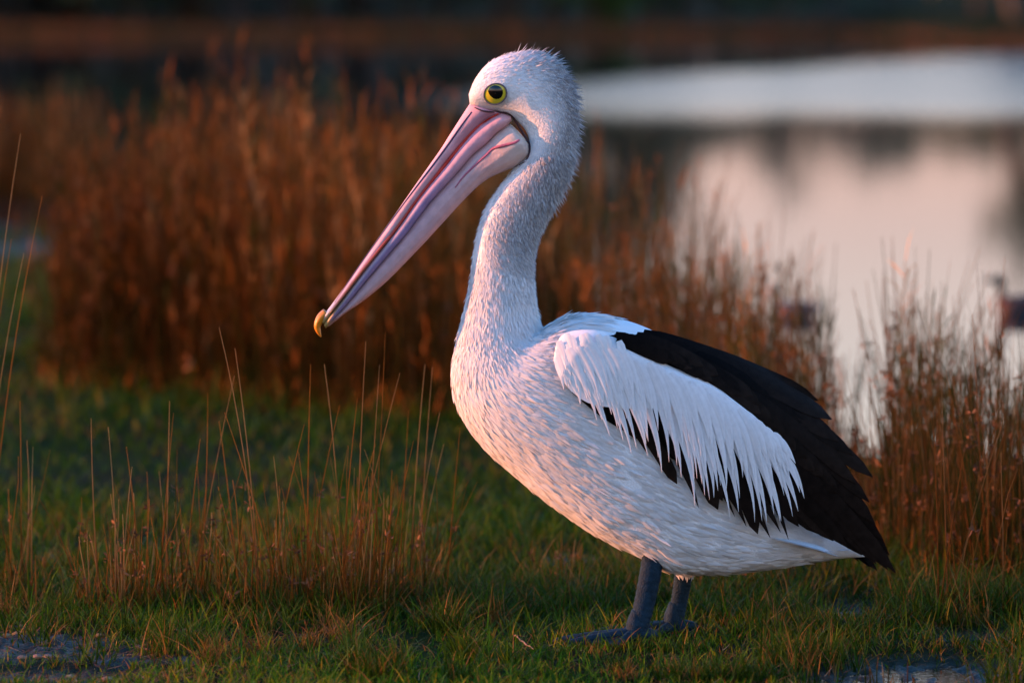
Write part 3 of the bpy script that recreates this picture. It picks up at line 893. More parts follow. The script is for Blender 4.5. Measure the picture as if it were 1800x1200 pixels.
# white lanceolate coverts in five overlapping rows
top_line = np.array([(992, 612), (1030, 600), (1075, 606), (1130, 630), (1180, 655), (1245, 680), (1285, 706), (1325, 736), (1350, 760)], float)
tip_line = np.array([(1066, 762), (1108, 790), (1150, 812), (1205, 868), (1262, 905), (1322, 930), (1380, 935), (1402, 885), (1404, 828)], float)
rows = [(1.0, 23, 0.0085, 0.0105), (0.90, 22, 0.0100, 0.0120), (0.77, 24, 0.0112, 0.0132), (0.62, 30, 0.0122, 0.0140), (0.48, 32, 0.0130, 0.0145)]
for ri, (frac, n, o0, o1) in enumerate(rows):
    A, B = spline(top_line, n), spline(tip_line, n)
    for i in range(n):
        if R.random() < 0.10 and ri < 2: continue
        f = frac * R.uniform(0.82, 1.06)
        j = R.uniform(-7, 7)
        st = max(0.0, frac - 0.80) + R.uniform(-0.03, 0.03) + 0.04
        r_ = A[i] + (B[i] - A[i]) * st + np.array([j, 0])
        e_ = A[i] + (B[i] - A[i]) * f + np.array([j * 0.9 + R.uniform(-5, 5), 0])
        g = R.uniform(0.93, 1.03)
        feather(r_, e_, -0.10 - 0.05 * i / n + R.uniform(-0.03, 0.03), R.uniform(12.5, 18.5), o0 + R.uniform(0, 0.0008), o1 + R.uniform(0, 0.0012), 'lance', [0.80 * g, 0.80 * g, 0.81 * g], [0.82 * g, 0.82 * g, 0.83 * g], M_WHITE, nseg=11)

# short close-lying feathers over the shoulder
A, B = spline(np.array(wt, float), 60), spline(np.array(wb, float), 60)
for i in range(54):
    k = int(2 + 20 * (i % 9) / 9 + R.uniform(0, 2)); q_ = 0.04 + 0.78 * (i // 9) / 6 + R.uniform(-0.04, 0.04)
    q = A[k] * (1 - q_) + B[k] * q_
    e_ = q + np.array([R.uniform(8, 20), R.uniform(34, 52)])
    g = R.uniform(0.95, 1.02)
    feather(q, e_, -0.06, R.uniform(11, 16), 0.0118, 0.0136 + R.uniform(0, 0.0008), 'lance', [0.80 * g] * 3, [0.81 * g] * 3, M_WHITE, nseg=6)

# ---- tail: short pale feathers below the folded wings
for i in range(11):
    Y = -0.075 + 0.015 * i
    f = abs(i - 5) / 5
    a, b = P(1370 - 10 * f, 945, Y), P(1492 - 30 * f + R.uniform(-12, 12), 968 + R.uniform(-9, 9), Y * 1.15)
    d = (b - a)[None]; L = np.array([np.linalg.norm(b - a)]); d = d / L
    c = np.array([[0.72, 0.72, 0.73]]) * R.uniform(0.9, 1.05)
    V, F, C = blades(a[None], d, L, np.array([[0, 0, -0.006]]), np.array([0.020]), np.array([[0, 1.0, R.uniform(-0.6, 0.9)]]) / 1.1, 8, c, c, prof=lambda t: np.interp(t, [0, 0.2, 0.8, 0.95, 1], [0.6, 1, 0.95, 0.6, 0.1]), fold=0.05, nrm=np.array([[0, 0, 1.0]]))
    pobj('tail_feather', V, F, C, M_WHITE)


# ================================================================== GRASS
def grass(name, n, xr, yr, hfun, wfun, label, nseg=3, dry=0.12, dark=1.0, seed=0):
    g = np.random.default_rng(seed)
    # even spread in what a visitor sees: denser close by
    y = yr[0] + (yr[1] - yr[0]) * g.random(n) ** 1.35
    hw = np.interp(y, [yr[0], yr[1]], [xr[0], xr[1]])
    x = g.uniform(-1, 1, n) * hw
    # tufts
    tx, ty = np.round(x * 22 + g.normal(0, .25, n)), np.round(y * 16 + g.normal(0, .25, n))
    pull = g.uniform(0, 0.85, n) * (g.random(n) < 0.7)
    x = x * (1 - pull) + (tx / 22) * pull; y = y * (1 - pull) + (ty / 16) * pull
    keepm = (shore(x) - y) > -0.15
    bare = np.maximum(wet(x, y, PUDDLES, 0.6), 0.88 * wet(x, y, MUD))
    keepm &= g.random(n) > bare * 1.0
    dens = fnoise(x * 2.6, y * 1.9, 50)
    keepm &= g.random(n) < np.clip(0.75 + 0.9 * dens, 0.12, 1)
    x, y, bare, dens = x[keepm], y[keepm], bare[keepm], dens[keepm]
    k = len(x)
    root = np.stack([x, y, land(x, y) - 0.002], 1)
    h = hfun(x, y) * g.lognormal(0, 0.38, k) * (1 - 0.5 * bare) * (1 + 0.5 * np.clip(dens, -0.6, 1))
    a = g.uniform(0, 2 * np.pi, k)
    lean = np.abs(g.normal(0.25, 0.28, k))
    d = unit(np.stack([np.cos(a) * lean, np.sin(a) * lean, np.ones(k)], 1))
    bl = h * g.uniform(0.05, 0.75, k)
    bend = np.stack([np.cos(a) * bl, np.sin(a) * bl, -bl * 0.45], 1)
    b = a + np.pi / 2 + g.normal(0, 0.7, k)
    side = np.stack([np.cos(b), np.sin(b), np.zeros(k)], 1)
    pal = np.array([[0.025, 0.064, 0.0016], [0.056, 0.092, 0.0020], [0.013, 0.046, 0.0022], [0.130, 0.105, 0.005], [0.170, 0.080, 0.016], [0.120, 0.042, 0.008]])
    dryness = np.clip(dry + 1.5 * dry * fnoise(x * 1.7, y * 1.1, 61) + 0.10 * bare, 0.02, 0.6)
    r = g.random(k)
    idx = np.where(r < dryness * 0.5, 5, np.where(r < dryness, 4, np.where(r < dryness * 2 + 0.02, 3, g.integers(0, 3, k))))
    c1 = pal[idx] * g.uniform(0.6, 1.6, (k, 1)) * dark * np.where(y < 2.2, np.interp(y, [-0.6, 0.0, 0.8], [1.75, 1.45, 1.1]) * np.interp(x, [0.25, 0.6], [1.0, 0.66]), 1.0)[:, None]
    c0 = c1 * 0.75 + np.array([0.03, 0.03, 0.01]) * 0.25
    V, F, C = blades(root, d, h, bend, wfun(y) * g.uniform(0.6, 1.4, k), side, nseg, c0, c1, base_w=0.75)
    obj(name, mesh_np(name, V, F, C), M_GRASS, kind='stuff', label=label, category='grass')
def h_near(x, y):
    return np.interp(y, [-0.9, -0.25, 0.05, 0.5, 1.2, 2.2], [0.020, 0.022, 0.032, 0.046, 0.050, 0.040])
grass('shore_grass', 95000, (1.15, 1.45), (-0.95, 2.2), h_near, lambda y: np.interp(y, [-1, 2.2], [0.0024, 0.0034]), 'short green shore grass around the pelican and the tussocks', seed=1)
grass('back_grass', 60000, (1.6, 3.6), (2.2, 14.0), lambda x, y: np.interp(y, [2, 5, 14], [0.035, 0.045, 0.08]), lambda y: np.interp(y, [2, 14], [0.0045, 0.010]), 'dark green grass flat between the tussocks and the rush beds', seed=2, dry=0.05, dark=0.95)

# lush patches close behind the feet and to the right: longer blades
def patch(px, py, rx, ry, n, h, seed, dryf=0.16):
    g = np.random.default_rng(seed)
    c = G(px, py)
    q = np.sqrt(g.random(n)); a = g.uniform(0, 2 * np.pi, n)
    x, y = c[0] + np.cos(a) * q * rx, c[1] + np.sin(a) * q * ry
    ok = g.random(n) > np.maximum(0.9 * wet(x, y, PUDDLES, 0.6), 0.7 * wet(x, y, MUD))
    x, y = x[ok], y[ok]; n = len(x)
    root = np.stack([x, y, land(x, y) - 0.003], 1)
    hh = h * g.lognormal(0, 0.3, n)
    az = g.uniform(0, 2 * np.pi, n); lean = np.abs(g.normal(0.2, 0.22, n))
    d = unit(np.stack([np.cos(az) * lean, np.sin(az) * lean, np.ones(n)], 1))
    bl = hh * g.uniform(0.05, 0.7, n)
    bend = np.stack([np.cos(az) * bl, np.sin(az) * bl, -bl * 0.4], 1)
    b = az + np.pi / 2 + g.normal(0, 0.6, n)
    side = np.stack([np.cos(b), np.sin(b), np.zeros(n)], 1)
    dry = g.random(n) < dryf
    c1 = np.where(dry[:, None], np.array([0.16, 0.074, 0.016]), np.array([0.030, 0.058, 0.0032])) * g.uniform(0.6, 1.9, (n, 1))
    return blades(root, d, hh, bend, g.uniform(0.0018, 0.0034, n), side, 4, c1 * 0.7, c1)
pp = [patch(px, py, rx, ry, n, h, 200 + i) for i, (px, py, rx, ry, n, h) in enumerate([
    (1330, 1085, 0.16, 0.16, 1500, 0.045), (1240, 1040, 0.16, 0.3, 1300, 0.06), (1420, 1115, 0.14, 0.10, 1100, 0.036), (1570, 1085, 0.08, 0.10, 700, 0.05), (1050, 1141, 0.08, 0.018, 90, 0.022), (1130, 1143, 0.06, 0.018, 110, 0.026), (1205, 1146, 0.05, 0.018, 90, 0.03), (1040, 1040, 0.16, 0.3, 1400, 0.06), (900, 1060, 0.16, 0.25, 1300, 0.055),
    (760, 1050, 0.12, 0.25, 900, 0.06), (560, 1080, 0.16, 0.2, 1200, 0.06), (330, 1075, 0.16, 0.15, 1000, 0.05), (120, 1060, 0.14, 0.2, 900, 0.06), (1700, 1075, 0.18, 0.14, 1400, 0.08), (1290, 1190, 0.16, 0.05, 700, 0.045),
    (1780, 1190, 0.08, 0.10, 500, 0.075), (1560, 1000, 0.16, 0.3, 900, 0.08), (1430, 1165, 0.10, 0.06, 500, 0.06), (1000, 1000, 0.2, 0.4, 1000, 0.05)])]
gt = np.random.default_rng(321)
for i in range(150):
    px, py = gt.uniform(-20, 1820), gt.uniform(1000, 1200)
    low = 940 < px < 1260 and py > 1090
    if low and 1095 < py < 1142: continue
    pp.append(patch(px, py, gt.uniform(0.02, 0.06), gt.uniform(0.02, 0.06), int(gt.uniform(30, 110)), 0.026 if low else gt.uniform(0.035, 0.075), 700 + i, dryf=float(gt.choice([0.05, 0.1, 0.2, 0.7]))))
V, F, C = merge(pp)
obj('long_grass', mesh_np('long_grass', V, F, C), M_GRASS, kind='stuff', label='longer green grass in lush patches behind the feet', category='grass')

# ================================================================== RUSH TUSSOCKS
RED1, RED2, STRAW, GRN = np.array([0.28, 0.088, 0.014]), np.array([0.14, 0.042, 0.006]), np.array([0.40, 0.20, 0.07]), np.array([0.036, 0.046, 0.003])
def tussock_mesh(cx, cy, n, h, rx, ry, seed, green=0.3, lean=0.16, fat=1.0, heads=0.25, tall=(), bright=1.0, plume_=0.0):
    g = np.random.default_rng(seed)
    q = np.sqrt(g.random(n)); a = g.uniform(0, 2 * np.pi, n)
    x, y = cx + np.cos(a) * q * rx, cy + np.sin(a) * q * ry
    root = np.stack([x, y, np.maximum(land(x, y), -0.12) - 0.006], 1)
    hh = h * np.clip(g.beta(2.2, 2.2, n) * 1.25, 0.18, 1.15)
    az = a + g.normal(0, 0.9, n); ln_ = np.abs(g.normal(0, lean, n)) + 0.25 * q * lean
    d = unit(np.stack([np.cos(az) * ln_, np.sin(az) * ln_ * 0.7, np.ones(n)], 1))
    bl = hh * g.normal(0.0, 0.10, n)
    bend = np.stack([np.cos(az) * bl, np.sin(az) * bl, -np.abs(bl) * 0.3], 1)
    kink = np.stack([g.normal(0, 0.015, n) * hh / h, g.normal(0, 0.015, n), np.zeros(n)], 1) * h
    r = g.random(n)[:, None]
    top = bright * np.where(r < green, GRN * 1.1, np.where(r < green + (1 - green) * 0.55, RED1, np.where(r < 0.86, RED2, STRAW))) * g.uniform(0.7, 1.35, (n, 1))
    bot = np.where(g.random((n, 1)) < 0.65, GRN * 0.8, RED2 * 0.8) * g.uniform(0.6, 1.1, (n, 1))
    V, F, C, p = stems(root, d, hh, bend, g.uniform(0.0011, 0.0024, n) * fat, 6, bot, top, kink=kink)
    parts = [(V, F, C)]
    # flower clusters and broken leaf bits partway up
    kk = np.where(g.random(n) < heads)[0]
    if len(kk):
        m_ = 7
        at_ = p[kk, 4] * 0.6 + p[kk, 5] * 0.4
        rt = np.repeat(at_, m_, 0) + g.normal(0, 0.004, (len(kk) * m_, 3)) * fat
        K = len(rt)
        dd = unit(g.normal(size=(K, 3)) + np.array([0, 0, 0.7]))
        sd = unit(np.cross(dd, g.normal(size=(K, 3))))
        c = np.repeat(np.where(g.random((len(kk), 1)) < 0.5, np.array([0.10, 0.045, 0.022]), np.array([0.20, 0.085, 0.035])), m_, 0) * g.uniform(0.7, 1.4, (K, 1))
        parts.append(blades(rt, dd, g.uniform(0.006, 0.017, K) * fat, np.zeros((K, 3)), g.uniform(0.003, 0.006, K) * fat, sd, 2, c, c, prof=lance))
    kk = np.where(g.random(n) < plume_)[0]
    if len(kk):
        m_ = 9
        f_ = g.uniform(0.55, 1.0, (len(kk), m_, 1))
        lo_, hi_ = p[kk, 2][:, None], p[kk, 6][:, None]
        rt = (lo_ + (hi_ - lo_) * f_).reshape(-1, 3)
        K = len(rt)
        dd = unit(g.normal(size=(K, 3)) * np.array([0.20, 0.20, 0.2]) + np.array([0, 0, 1.0]))
        sd = unit(np.cross(dd, g.normal(size=(K, 3))))
        c = np.repeat(top[kk], m_, 0) * g.uniform(0.8, 1.5, (K, 1))
        L = g.uniform(0.04, 0.11, K)
        parts.append(blades(rt, dd, L, np.stack([g.normal(0, 0.012, K), g.normal(0, 0.012, K), -0.2 * L], 1), g.uniform(0.0022, 0.0042, K), sd, 2, c, c, prof=lance))
    # dead leaves and short green shoots at the foot
    m_ = int(n * 1.6)
    q = np.sqrt(g.random(m_)); a = g.uniform(0, 2 * np.pi, m_)
    x, y = cx + np.cos(a) * q * rx * 1.15, cy + np.sin(a) * q * ry * 1.15
    root = np.stack([x, y, np.maximum(land(x, y), -0.12) - 0.003], 1)
    l2 = np.abs(g.normal(0.25, 0.3, m_)); az = g.uniform(0, 2 * np.pi, m_)
    d = unit(np.stack([np.cos(az) * l2, np.sin(az) * l2, np.ones(m_)], 1))
    hh = np.minimum(h * 0.35, 0.11) * g.uniform(0.4, 1.3, m_)
    bl = hh * g.uniform(0, 0.6, m_)
    bend = np.stack([np.cos(az) * bl, np.sin(az) * bl, -bl * 0.4], 1)
    sd = np.stack([-np.sin(az), np.cos(az), np.zeros(m_)], 1)
    c = np.where(g.random((m_, 1)) < 0.5, GRN, RED1) * g.uniform(0.7, 1.4, (m_, 1))
    parts.append(blades(root, d, hh, bend, g.uniform(0.0018, 0.0034, m_) * fat, sd, 4, c * 0.8, c))
    # measured tall stems: (base x, base y, tip x, tip y) in the photo at this tussock's distance
    for (bx, by, ex, ey, bow) in tall:
        A, B = P(bx, by, cy), P(ex, ey, cy)
        A = A + np.array([0, g.uniform(-0.03, 0.03), 0]); A[2] = min(A[2], 0.02)
        D = B - A; L = np.linalg.norm(D)
        bend = np.array([[bow, 0, 0]]) * L
        c = np.array([(RED1 if g.random() < 0.5 else STRAW * 0.8) * g.uniform(0.9, 1.4) * bright])
        V, F, C, p = stems(A[None], (D / L)[None] - bend / L, np.array([L]), bend, np.array([0.0019]), 9, np.array([RED2]), c)
        parts.append((V, F, C))
    return merge(parts)

LEFT = 'rushes in the short grass before the bill'
def put_tussock(px, py, n, h, rx, ry, seed, label, group=None, **kw):
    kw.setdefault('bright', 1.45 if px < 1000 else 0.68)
    c = G(px, py)
    V, F, C = tussock_mesh(c[0], c[1], n, h, rx, ry, seed, **kw)
    o = np.array([c[0], c[1], 0])
    ob = obj('rush_tussock', mesh_np('rush_tussock', V - o, F, C), M_RUSH, None, label=label, category='rush tussock')
    ob.location = o
    if group: ob['group'] = group
    return ob
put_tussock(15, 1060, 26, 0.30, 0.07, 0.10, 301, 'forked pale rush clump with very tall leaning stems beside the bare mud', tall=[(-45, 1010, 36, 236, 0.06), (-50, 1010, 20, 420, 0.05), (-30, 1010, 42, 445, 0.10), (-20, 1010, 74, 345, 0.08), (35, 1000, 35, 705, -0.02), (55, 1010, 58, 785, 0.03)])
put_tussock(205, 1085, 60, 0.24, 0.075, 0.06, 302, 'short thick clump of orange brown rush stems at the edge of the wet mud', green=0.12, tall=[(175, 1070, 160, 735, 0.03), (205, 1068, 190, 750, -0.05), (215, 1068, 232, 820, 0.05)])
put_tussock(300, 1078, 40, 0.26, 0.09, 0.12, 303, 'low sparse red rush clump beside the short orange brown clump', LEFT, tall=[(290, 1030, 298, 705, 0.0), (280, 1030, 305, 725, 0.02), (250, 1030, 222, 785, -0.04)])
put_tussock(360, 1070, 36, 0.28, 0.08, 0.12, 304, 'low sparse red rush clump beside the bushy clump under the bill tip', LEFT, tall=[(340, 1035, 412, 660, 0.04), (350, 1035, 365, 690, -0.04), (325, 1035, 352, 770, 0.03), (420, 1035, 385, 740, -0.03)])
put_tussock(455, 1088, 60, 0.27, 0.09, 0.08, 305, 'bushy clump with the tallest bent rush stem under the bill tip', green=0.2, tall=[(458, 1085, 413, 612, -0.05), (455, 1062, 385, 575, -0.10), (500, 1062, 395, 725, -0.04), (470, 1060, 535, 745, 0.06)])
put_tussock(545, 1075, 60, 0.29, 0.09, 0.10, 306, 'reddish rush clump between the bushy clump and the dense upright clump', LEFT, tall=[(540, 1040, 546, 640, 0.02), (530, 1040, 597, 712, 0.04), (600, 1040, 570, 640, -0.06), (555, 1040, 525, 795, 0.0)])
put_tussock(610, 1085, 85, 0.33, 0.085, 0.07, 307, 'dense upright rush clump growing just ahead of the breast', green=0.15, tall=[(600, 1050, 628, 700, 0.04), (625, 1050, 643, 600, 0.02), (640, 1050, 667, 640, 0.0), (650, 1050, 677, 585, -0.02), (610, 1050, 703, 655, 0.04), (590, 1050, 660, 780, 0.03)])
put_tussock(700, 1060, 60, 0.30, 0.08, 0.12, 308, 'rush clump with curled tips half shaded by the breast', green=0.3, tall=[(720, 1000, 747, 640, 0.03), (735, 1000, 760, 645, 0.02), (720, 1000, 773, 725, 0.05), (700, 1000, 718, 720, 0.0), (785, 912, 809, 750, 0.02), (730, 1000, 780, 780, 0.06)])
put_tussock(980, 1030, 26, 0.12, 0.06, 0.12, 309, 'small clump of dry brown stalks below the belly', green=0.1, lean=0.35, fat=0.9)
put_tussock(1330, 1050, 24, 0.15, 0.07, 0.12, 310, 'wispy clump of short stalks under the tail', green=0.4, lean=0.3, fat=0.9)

RIGHT = 'rushes in the wet mud behind the tail'
DENSE = ['brown and green rush clump standing closest to the tail tip', 'rush clump between the tail tip and the leaning bare stalks', 'tall green rush clump at the back edge of the puddle mud',
         'shorter mixed rush clump behind the leaning bare stalks', 'tall brown rush clump standing out against the pale water past the tail', 'low thin rush clump just beyond the black wing tips',
         'thickest tall rush clump, standing in line with the swimming duck']
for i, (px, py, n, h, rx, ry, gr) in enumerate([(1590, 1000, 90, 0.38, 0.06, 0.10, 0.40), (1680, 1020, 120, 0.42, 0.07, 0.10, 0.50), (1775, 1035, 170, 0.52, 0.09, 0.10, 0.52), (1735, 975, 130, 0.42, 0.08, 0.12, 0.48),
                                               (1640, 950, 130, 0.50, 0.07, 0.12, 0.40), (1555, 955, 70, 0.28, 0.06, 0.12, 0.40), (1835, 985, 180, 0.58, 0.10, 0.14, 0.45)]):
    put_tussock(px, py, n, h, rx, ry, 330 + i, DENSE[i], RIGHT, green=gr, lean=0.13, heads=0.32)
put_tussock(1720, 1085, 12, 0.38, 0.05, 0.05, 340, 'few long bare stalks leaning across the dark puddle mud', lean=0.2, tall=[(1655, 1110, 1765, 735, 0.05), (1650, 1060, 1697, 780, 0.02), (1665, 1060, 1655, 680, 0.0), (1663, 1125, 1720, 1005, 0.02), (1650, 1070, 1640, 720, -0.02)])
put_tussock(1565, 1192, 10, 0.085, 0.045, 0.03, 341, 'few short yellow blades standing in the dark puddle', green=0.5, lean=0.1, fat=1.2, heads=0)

# ------------------------------------------------------------------ rush beds: far too many stems to count
def rush_bed(name, items, label, seed, fat, heads=0.25, plume_=0.15):
    parts = []
    for i, (px, py, n, h, rx, ry, gr) in enumerate(items):
        c = G(px, py); bf = 0.34 + 0.72 * ((i * 0.618) % 1)
        parts.append(tussock_mesh(c[0], c[1], n, h, rx, ry, seed + i, green=gr, lean=0.10, fat=fat, heads=heads, bright=bf, plume_=plume_))
    V, F, C = merge(parts)
    obj(name, mesh_np(name, V, F, C), M_RUSH, kind='stuff', label=label, category='rushes')
# strip at the water's edge behind the pelican
rush_bed('rush_bed', [(1475, 900, 60, 0.26, 0.06, 0.25, .35), (1600, 890, 200, 0.55, 0.055, 0.2, .40), (1690, 880, 120, 0.46, 0.04, 0.2, .45), (1745, 880, 60, 0.28, 0.07, 0.25, .45), (1800, 880, 110, 0.36, 0.07, 0.25, .45), (1425, 870, 150, 0.40, 0.11, 0.35, .3), (1340, 800, 260, 0.47, 0.17, 0.5, .25),
    (1270, 780, 320, 0.55, 0.20, 0.5, .2), (1190, 750, 360, 0.56, 0.24, 0.6, .2), (1110, 720, 400, 0.64, 0.26, 0.6, .2), (1020, 700, 420, 0.70, 0.28, 0.7, .2), (1330, 730, 120, 0.50, 0.18, 0.5, .3)],
    'blurred brown rush bed at the water edge behind the pelican', 400, 1.5)
# the tall brown mass behind the bill
items = []
for i in range(26):
    f = i / 25
    px = 205 + 725 * ((i * 0.618) % 1)
    py = 700 - 60 * ((i * 0.37) % 1) - (40 if px < 250 else 0)
    top = np.interp(px, [100, 200, 300, 430, 600, 800, 930], [330, 215, 195, 170, 225, 235, 290])
    D = math.hypot(*(G(px, py)[:2] - CAM[:2]))
    h = (py - top) / 10000 * D
    items.append((px, py, 330, h * (0.72 + 0.32 * ((i * 0.755) % 1)), 0.22, 0.7, 0.10))
for px, py, top in ((-20, 335, 115), (50, 330, 125), (120, 335, 110), (-90, 330, 120), (390, 600, 105), (450, 600, 110), (760, 640, 160)):
    D = math.hypot(*(G(px, py)[:2] - CAM[:2]))
    items.append((px, py, 260, (py - top) / 10000 * D * 0.95, 0.22, 0.6, 0.12))
rush_bed('rush_bed', items, 'tall blurred red brown rush bed behind the bill', 500, 1.8, heads=0.08, plume_=0.5)

# ================================================================== FAR BANK
g = np.random.default_rng(77)
n = 9000
x = g.uniform(-14, 14, n)
y = far_shore(x) + g.uniform(-0.1, 2.4, n)
root = np.stack([x, y, np.maximum(land(x, y), -0.05)], 1)
d = unit(np.stack([g.normal(0, .15, n), g.normal(0, .15, n), np.ones(n)], 1))
hh = g.uniform(0.05, 0.20, n) * (1 + 0.4 * fnoise(x * 1.3, y * 0.8, 71))
c = np.where(g.random((n, 1)) < 0.8, np.array([0.15, 0.055, 0.022]), np.array([0.04, 0.045, 0.01])) * g.uniform(0.6, 1.3, (n, 1))
b = g.uniform(-0.6, 0.6, n)
V, F, C = blades(root, d, hh, np.zeros((n, 3)), np.full(n, 0.022), np.stack([np.cos(b), np.sin(b), np.zeros(n)], 1), 2, c, c)
obj('far_rushes', mesh_np('far_rushes', V, F, C), M_RUSH, kind='stuff', label='brown rushes fringing the far bank', category='rushes')

def tree_parts(h, cr, seed, low=0.25, nleaf=1500, leaf=0.16, tint=(0.045, 0.070, 0.022), bark=(0.10, 0.075, 0.055)):
    g = np.random.default_rng(seed)
    tr = []
    V, F, t = tube([(0, 0, -0.2), (0.03 * h * g.normal(), 0.02 * h, h * 0.3), (0.03 * h * g.normal(), 0, h * 0.6), (0.02 * h, 0, h * 0.92)], [0.035 * h, 0.026 * h, 0.016 * h, 0.004 * h], 9, 12)
    tr.append((V, F, bark))
    cl = []
    for i in range(9):
        a = g.uniform(0, 2 * np.pi); z0 = h * g.uniform(low, 0.75); L = cr * g.uniform(0.6, 1.05) * (1.1 - 0.5 * z0 / h)
        e = np.array([math.cos(a) * L, math.sin(a) * L, z0 + L * g.uniform(0.3, 0.9)])
        V, F, t = tube([(0, 0, z0), e * np.array([0.5, 0.5, 0]) + [0, 0, z0 * 0.6 + e[2] * 0.4], e], [0.012 * h, 0.008 * h, 0.002 * h], 6, 7)
        tr.append((V, F, bark)); cl.append(e)
        cl.append(e * [0.55, 0.55, 1] )
    cl.append(np.array([0, 0, h * 0.9]))
    cl = np.array(cl)
    k = g.integers(0, len(cl), nleaf)
    p = cl[k] + g.normal(0, 1, (nleaf, 3)) * cr * np.array([0.26, 0.26, 0.20])
    d = unit(g.normal(size=(nleaf, 3)) + np.array([0, 0, -0.4])); sd = unit(np.cross(d, g.normal(size=(nleaf, 3))))
    c = np.array(tint) * g.uniform(0.5, 1.5, (nleaf, 1))
    lv = blades(p, d, g.uniform(0.7, 1.5, nleaf) * leaf, np.zeros((nleaf, 3)), g.uniform(0.4, 0.8, nleaf) * leaf, sd, 2, c, c, prof=lance)
    return merge(tr), lv
def plant_tree(me_t, me_c, x, y, s, rz, label, group='trees along the far bank', name='far_tree'):
    t = empty(name, (x, y, float(land(np.array([x]), np.array([y]))[0])), label=label, category='tree', group=group)
    t.scale = (s, s, s); t.rotation_euler = (0, 0, rz)
    obj('trunk', me_t, M_BARK, t); obj('crown', me_c, M_LEAF, t)
kinds = []
for seed, h, cr, low, nl, lf, bark in ((1, 7.5, 2.6, 0.12, 2600, 0.30, (0.09, 0.07, 0.055)), (2, 9.0, 2.8, 0.15, 2600, 0.32, (0.11, 0.09, 0.08)), (3, 3.4, 0.70, 0.35, 420, 0.15, (0.09, 0.07, 0.05)), (4, 1.5, 0.9, 0.05, 900, 0.13, (0.08, 0.06, 0.05))):
    (tv, tf, tcl), (lv, lf_, lc) = tree_parts(h, cr, seed, low, nl, lf, bark=bark)
    kinds.append((mesh_np('trunk', tv, tf, tcl), mesh_np('crown', lv, lf_, lc)))
gr = random.Random(9)
tall_lab = 'tall dark leafy tree standing close to its neighbours on the far bank'
for i in range(30):
    x = -23 + i * 0.71 + gr.uniform(-0.3, 0.3)
    plant_tree(*kinds[i % 2], x, 68.2 + 2.6 * (i % 2) + gr.uniform(0, 3), gr.uniform(0.8, 1.15), gr.uniform(0, 6.28), tall_lab)
for x, s, y in ((0.0, 1.3, 67.6), (0.5, 1.2, 68.4), (1.0, 1.1, 67.4), (1.45, 1.05, 68.2), (1.85, 0.9, 67.6), (2.2, 0.8, 67.9), (3.75, 0.72, 67.5), (6.5, 0.92, 62.5), (10.5, 0.9, 66), (14.5, 1.0, 68)):
    plant_tree(*kinds[2], x, y, s, gr.uniform(0, 6.28), 'slim small tree standing alone on the far bank', 'small trees on the far bank')
for i in range(40):
    x = -13.5 + i * 0.75 + gr.uniform(-0.25, 0.25)
    t = gr.uniform(0.85, 1.25) * (1.6 if x < 0.8 else 0.8)
    plant_tree(*kinds[3], x, 66.6 + gr.uniform(0, 2.5) - (4.5 if x > 6 else 0), t, gr.uniform(0, 6.28), 'low dark shrub on the far bank behind the brown rushes', 'shrubs on the far bank', name='far_shrub')
(tv, tf, tcl), (lv, lf_, lc) = tree_parts(0.75, 0.75, 12, 0.02, 1200, 0.09, tint=(0.06, 0.12, 0.015))
gx_, gy_ = P(1050, 20, 70)[0], 67.0
t = empty('green_bush', (gx_, gy_, float(land(np.array([gx_]), np.array([gy_]))[0])), label='round bright green bush on the far bank beyond the pelican head', category='bush')
obj('trunk', mesh_np('trunk', tv, tf, tcl), M_BARK, t); obj('crown', mesh_np('crown', lv, lf_, lc), M_LEAF, t)

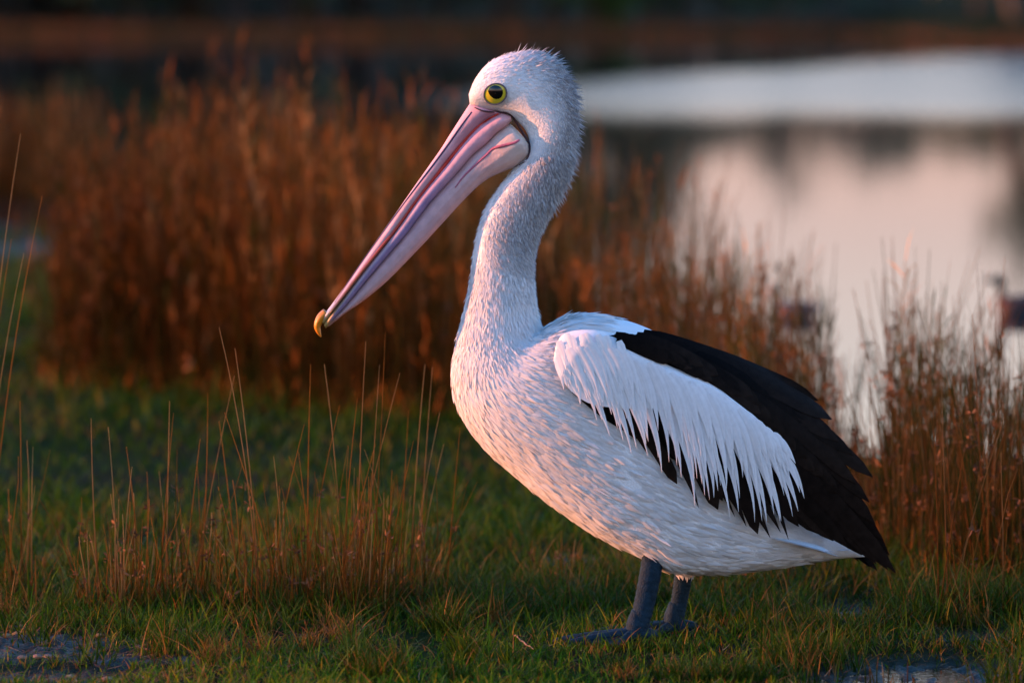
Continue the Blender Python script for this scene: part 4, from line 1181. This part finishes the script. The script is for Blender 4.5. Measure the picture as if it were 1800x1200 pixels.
# ================================================================== DUCKS ON THE LAKE
def duck(px, py, s, label, body_c, breast_c, head_c, rz=0.0):
    c = G(px, py, WATER_Z)
    d = empty('duck', (c[0], c[1], WATER_Z), label=label, category='duck', group='ducks on the lake')
    d.rotation_euler = (0, 0, rz); d.scale = (s, s, s)
    # one loft from tail to crown, facing -x
    secs = np.array([(0.27, 0.075, 0.262, 0.085, 0.012), (0.21, 0.02, 0.20, 0.10, 0.045), (0.12, -0.03, 0.11, 0.125, 0.075), (0.0, -0.04, 0.0, 0.13, 0.085), (-0.09, -0.03, -0.06, 0.125, 0.078), (-0.155, 0.02, -0.085, 0.125, 0.055), (-0.165, 0.09, -0.105, 0.14, 0.034),
                     (-0.158, 0.15, -0.112, 0.165, 0.026), (-0.165, 0.19, -0.105, 0.21, 0.028), (-0.185, 0.205, -0.112, 0.245, 0.032), (-0.20, 0.215, -0.150, 0.268, 0.030), (-0.212, 0.222, -0.195, 0.258, 0.018)])
    q = spline(secs, 50)
    a = np.linspace(0, 2 * np.pi, 22, endpoint=False)
    lo, hi = np.stack([q[:, 0], 0 * q[:, 0], q[:, 1]], 1), np.stack([q[:, 2], 0 * q[:, 0], q[:, 3]], 1)
    V = (lo + hi)[:, None] / 2 + (hi - lo)[:, None] / 2 * np.cos(a)[None, :, None] + np.array([0, 1.0, 0]) * (q[:, 4][:, None] * np.sin(a)[None])[..., None]
    V, F = capped(V.reshape(-1, 3), 50, 22)
    t = np.concatenate([np.repeat(np.linspace(0, 1, 50), 22), [0, 1]])
    C = lerpc(t, [0, 0.32, 0.42, 0.55, 0.66, 1], [body_c, body_c, breast_c, breast_c, head_c, head_c])
    obj('body', mesh_np('body', V, F, C), M_DUCK, d)
    V, F, _ = tube([(-0.205, 0, 0.236), (-0.235, 0, 0.228), (-0.262, 0, 0.222)], [0.013, 0.012, 0.009], 10, 8, flat=1.4)
    obj('bill', mesh_np('bill', V, F, (0.05, 0.055, 0.05)), M_DUCK, d)
    for sy in (-1, 1):
        V, F, _ = tube([(-0.05, sy * 0.075, 0.085), (0.06, sy * 0.088, 0.09), (0.17, sy * 0.055, 0.095), (0.25, sy * 0.015, 0.098)], [0.030, 0.040, 0.026, 0.004], 12, 14, flat=0.45)
        obj('wing', mesh_np('wing', V, F, np.array(body_c) * 0.7), M_DUCK, d)
        V, F = dome(np.array([-0.178, sy * 0.030, 0.243]), (0, sy, 0), 0.006, 0.006, 0.003, 4, 12)
        obj('eye', mesh_np('eye', V, F, (0.01, 0.01, 0.01)), M_EYE, d)
duck(1794, 552, 0.52, 'small dark headed duck swimming on open water', (0.035, 0.04, 0.05), (0.10, 0.05, 0.035), (0.02, 0.03, 0.025))
duck(1392, 556, 0.40, 'grey duck half hidden behind the rush stems', (0.16, 0.18, 0.21), (0.20, 0.20, 0.22), (0.10, 0.12, 0.13))

# ================================================================== LITTER ON THE MUD
def stick(pts, r, col, label, name='fallen_stick'):
    P3 = []
    for px, py in pts:
        q = G(px, py); q[2] = float(land(np.array([q[0]]), np.array([q[1]]))[0]) + r * 0.8 + 0.003
        P3.append(q)
    V, F, t = tube(P3, np.linspace(r, r * 0.45, len(P3)), 7, 18)
    o = P3[0]
    V = V + np.stack([0 * t, 0.001 * np.sin(t * 33), 0.0012 * np.sin(t * 21)], 1)
    ob = obj(name, mesh_np(name, V - o, F, np.array(col)), M_DEBRIS, label=label, category='stick')
    ob.location = o
stick([(-10, 1109), (40, 1110), (85, 1115)], 0.0032, (0.05, 0.035, 0.03), 'dark straight stick lying on the wet mud')
stick([(-10, 1068), (60, 1070), (128, 1073)], 0.0028, (0.20, 0.12, 0.09), 'pale dry stalk lying along the edge of the grass')
stick([(290, 1117), (318, 1114), (345, 1120)], 0.0026, (0.28, 0.15, 0.10), 'short broken reddish stalk lying on the trampled grass')
stick([(240, 1143), (262, 1150), (292, 1138)], 0.0026, (0.14, 0.07, 0.045), 'bent brown twig lying on the trampled grass')
stick([(905, 1118), (925, 1135), (943, 1145)], 0.0020, (0.34, 0.19, 0.11), 'thin pale straw lying in the grass ahead of the feet')
def clod(px, py, r, col, label, seed):
    c = G(px, py); c[2] = float(land(np.array([c[0]]), np.array([c[1]]))[0])
    V, F = [], []
    nu, nv = 9, 14
    for i in range(nu):
        for j in range(nv):
            a, b = math.pi * (i + 0.5) / nu, 2 * math.pi * j / nv
            V.append((math.sin(a) * math.cos(b) * 1.25, math.sin(a) * math.sin(b), math.cos(a) * 0.62))
    V = np.array(V)
    k = 1 + 0.28 * fnoise(V[:, 0] * 1.6 + seed, V[:, 1] * 1.6 + V[:, 2] * 2, seed)
    V, F = capped(V * k[:, None] * r, nu, nv)
    ob = obj('mud_clod', mesh_np('mud_clod', V, F, np.array(col)), M_DEBRIS, label=label, category='clod', group='clods on the wet mud')
    ob.location = (c[0], c[1], c[2] + r * 0.35)
cl = 'small tan clod of dry mud lying on the wet ground'
for i, (px, py, r, col) in enumerate([(128, 1192, 0.011, (0.36, 0.20, 0.14)), (124, 1183, 0.008, (0.22, 0.16, 0.12)), (188, 1196, 0.010, (0.28, 0.16, 0.10)), (45, 1104, 0.010, (0.30, 0.22, 0.10)), (32, 1119, 0.009, (0.28, 0.17, 0.07)), (12, 1121, 0.008, (0.26, 0.16, 0.07)), (85, 1158, 0.008, (0.28, 0.15, 0.10)),
                                     (65, 1162, 0.008, (0.28, 0.15, 0.10)), (40, 1162, 0.008, (0.26, 0.15, 0.10)), (175, 1121, 0.007, (0.24, 0.14, 0.06)), (870, 1161, 0.006, (0.34, 0.22, 0.12)), (872, 1137, 0.004, (0.36, 0.22, 0.12))]):
    clod(px, py, r, col, 'pinkish tan clod, the largest one on the wet mud' if i == 0 else 'tiny tan clod lying in the short grass ahead of the feet' if i > 9 else cl, 600 + i)

# scattered bits of dead stalk, too many to count
g = np.random.default_rng(909)
n = 2600
q = g.random(n)
px_ = np.where(q < 0.6, g.uniform(-40, 620, n), g.uniform(-40, 1840, n)); py_ = g.uniform(1085, 1215, n)
X = np.array([G(a, b) for a, b in zip(px_, py_)])
x, y = X[:, 0], X[:, 1]
a = g.normal(0.15, 0.75, n)
root = np.stack([x, y, land(x, y) + g.uniform(0.002, 0.012, n)], 1)
d = unit(np.stack([np.cos(a), np.sin(a), g.normal(0.03, 0.14, n)], 1))
ln = g.uniform(0.010, 0.055, n)
c = np.array([0.17, 0.062, 0.022]) * g.uniform(0.4, 1.6, (n, 1)) + np.where(g.random((n, 1)) < 0.16, np.array([0.15, 0.11, 0.06]), 0)
V, F, C, _ = stems(root, d, ln, np.stack([g.normal(0, 0.004, n), g.normal(0, 0.006, n), g.normal(0, 0.004, n)], 1), g.uniform(0.0008, 0.0018, n), 3, c, c)
obj('plant_litter', mesh_np('plant_litter', V, F, C), M_DEBRIS, kind='stuff', label='scattered dead brown stalks on the ground', category='litter')
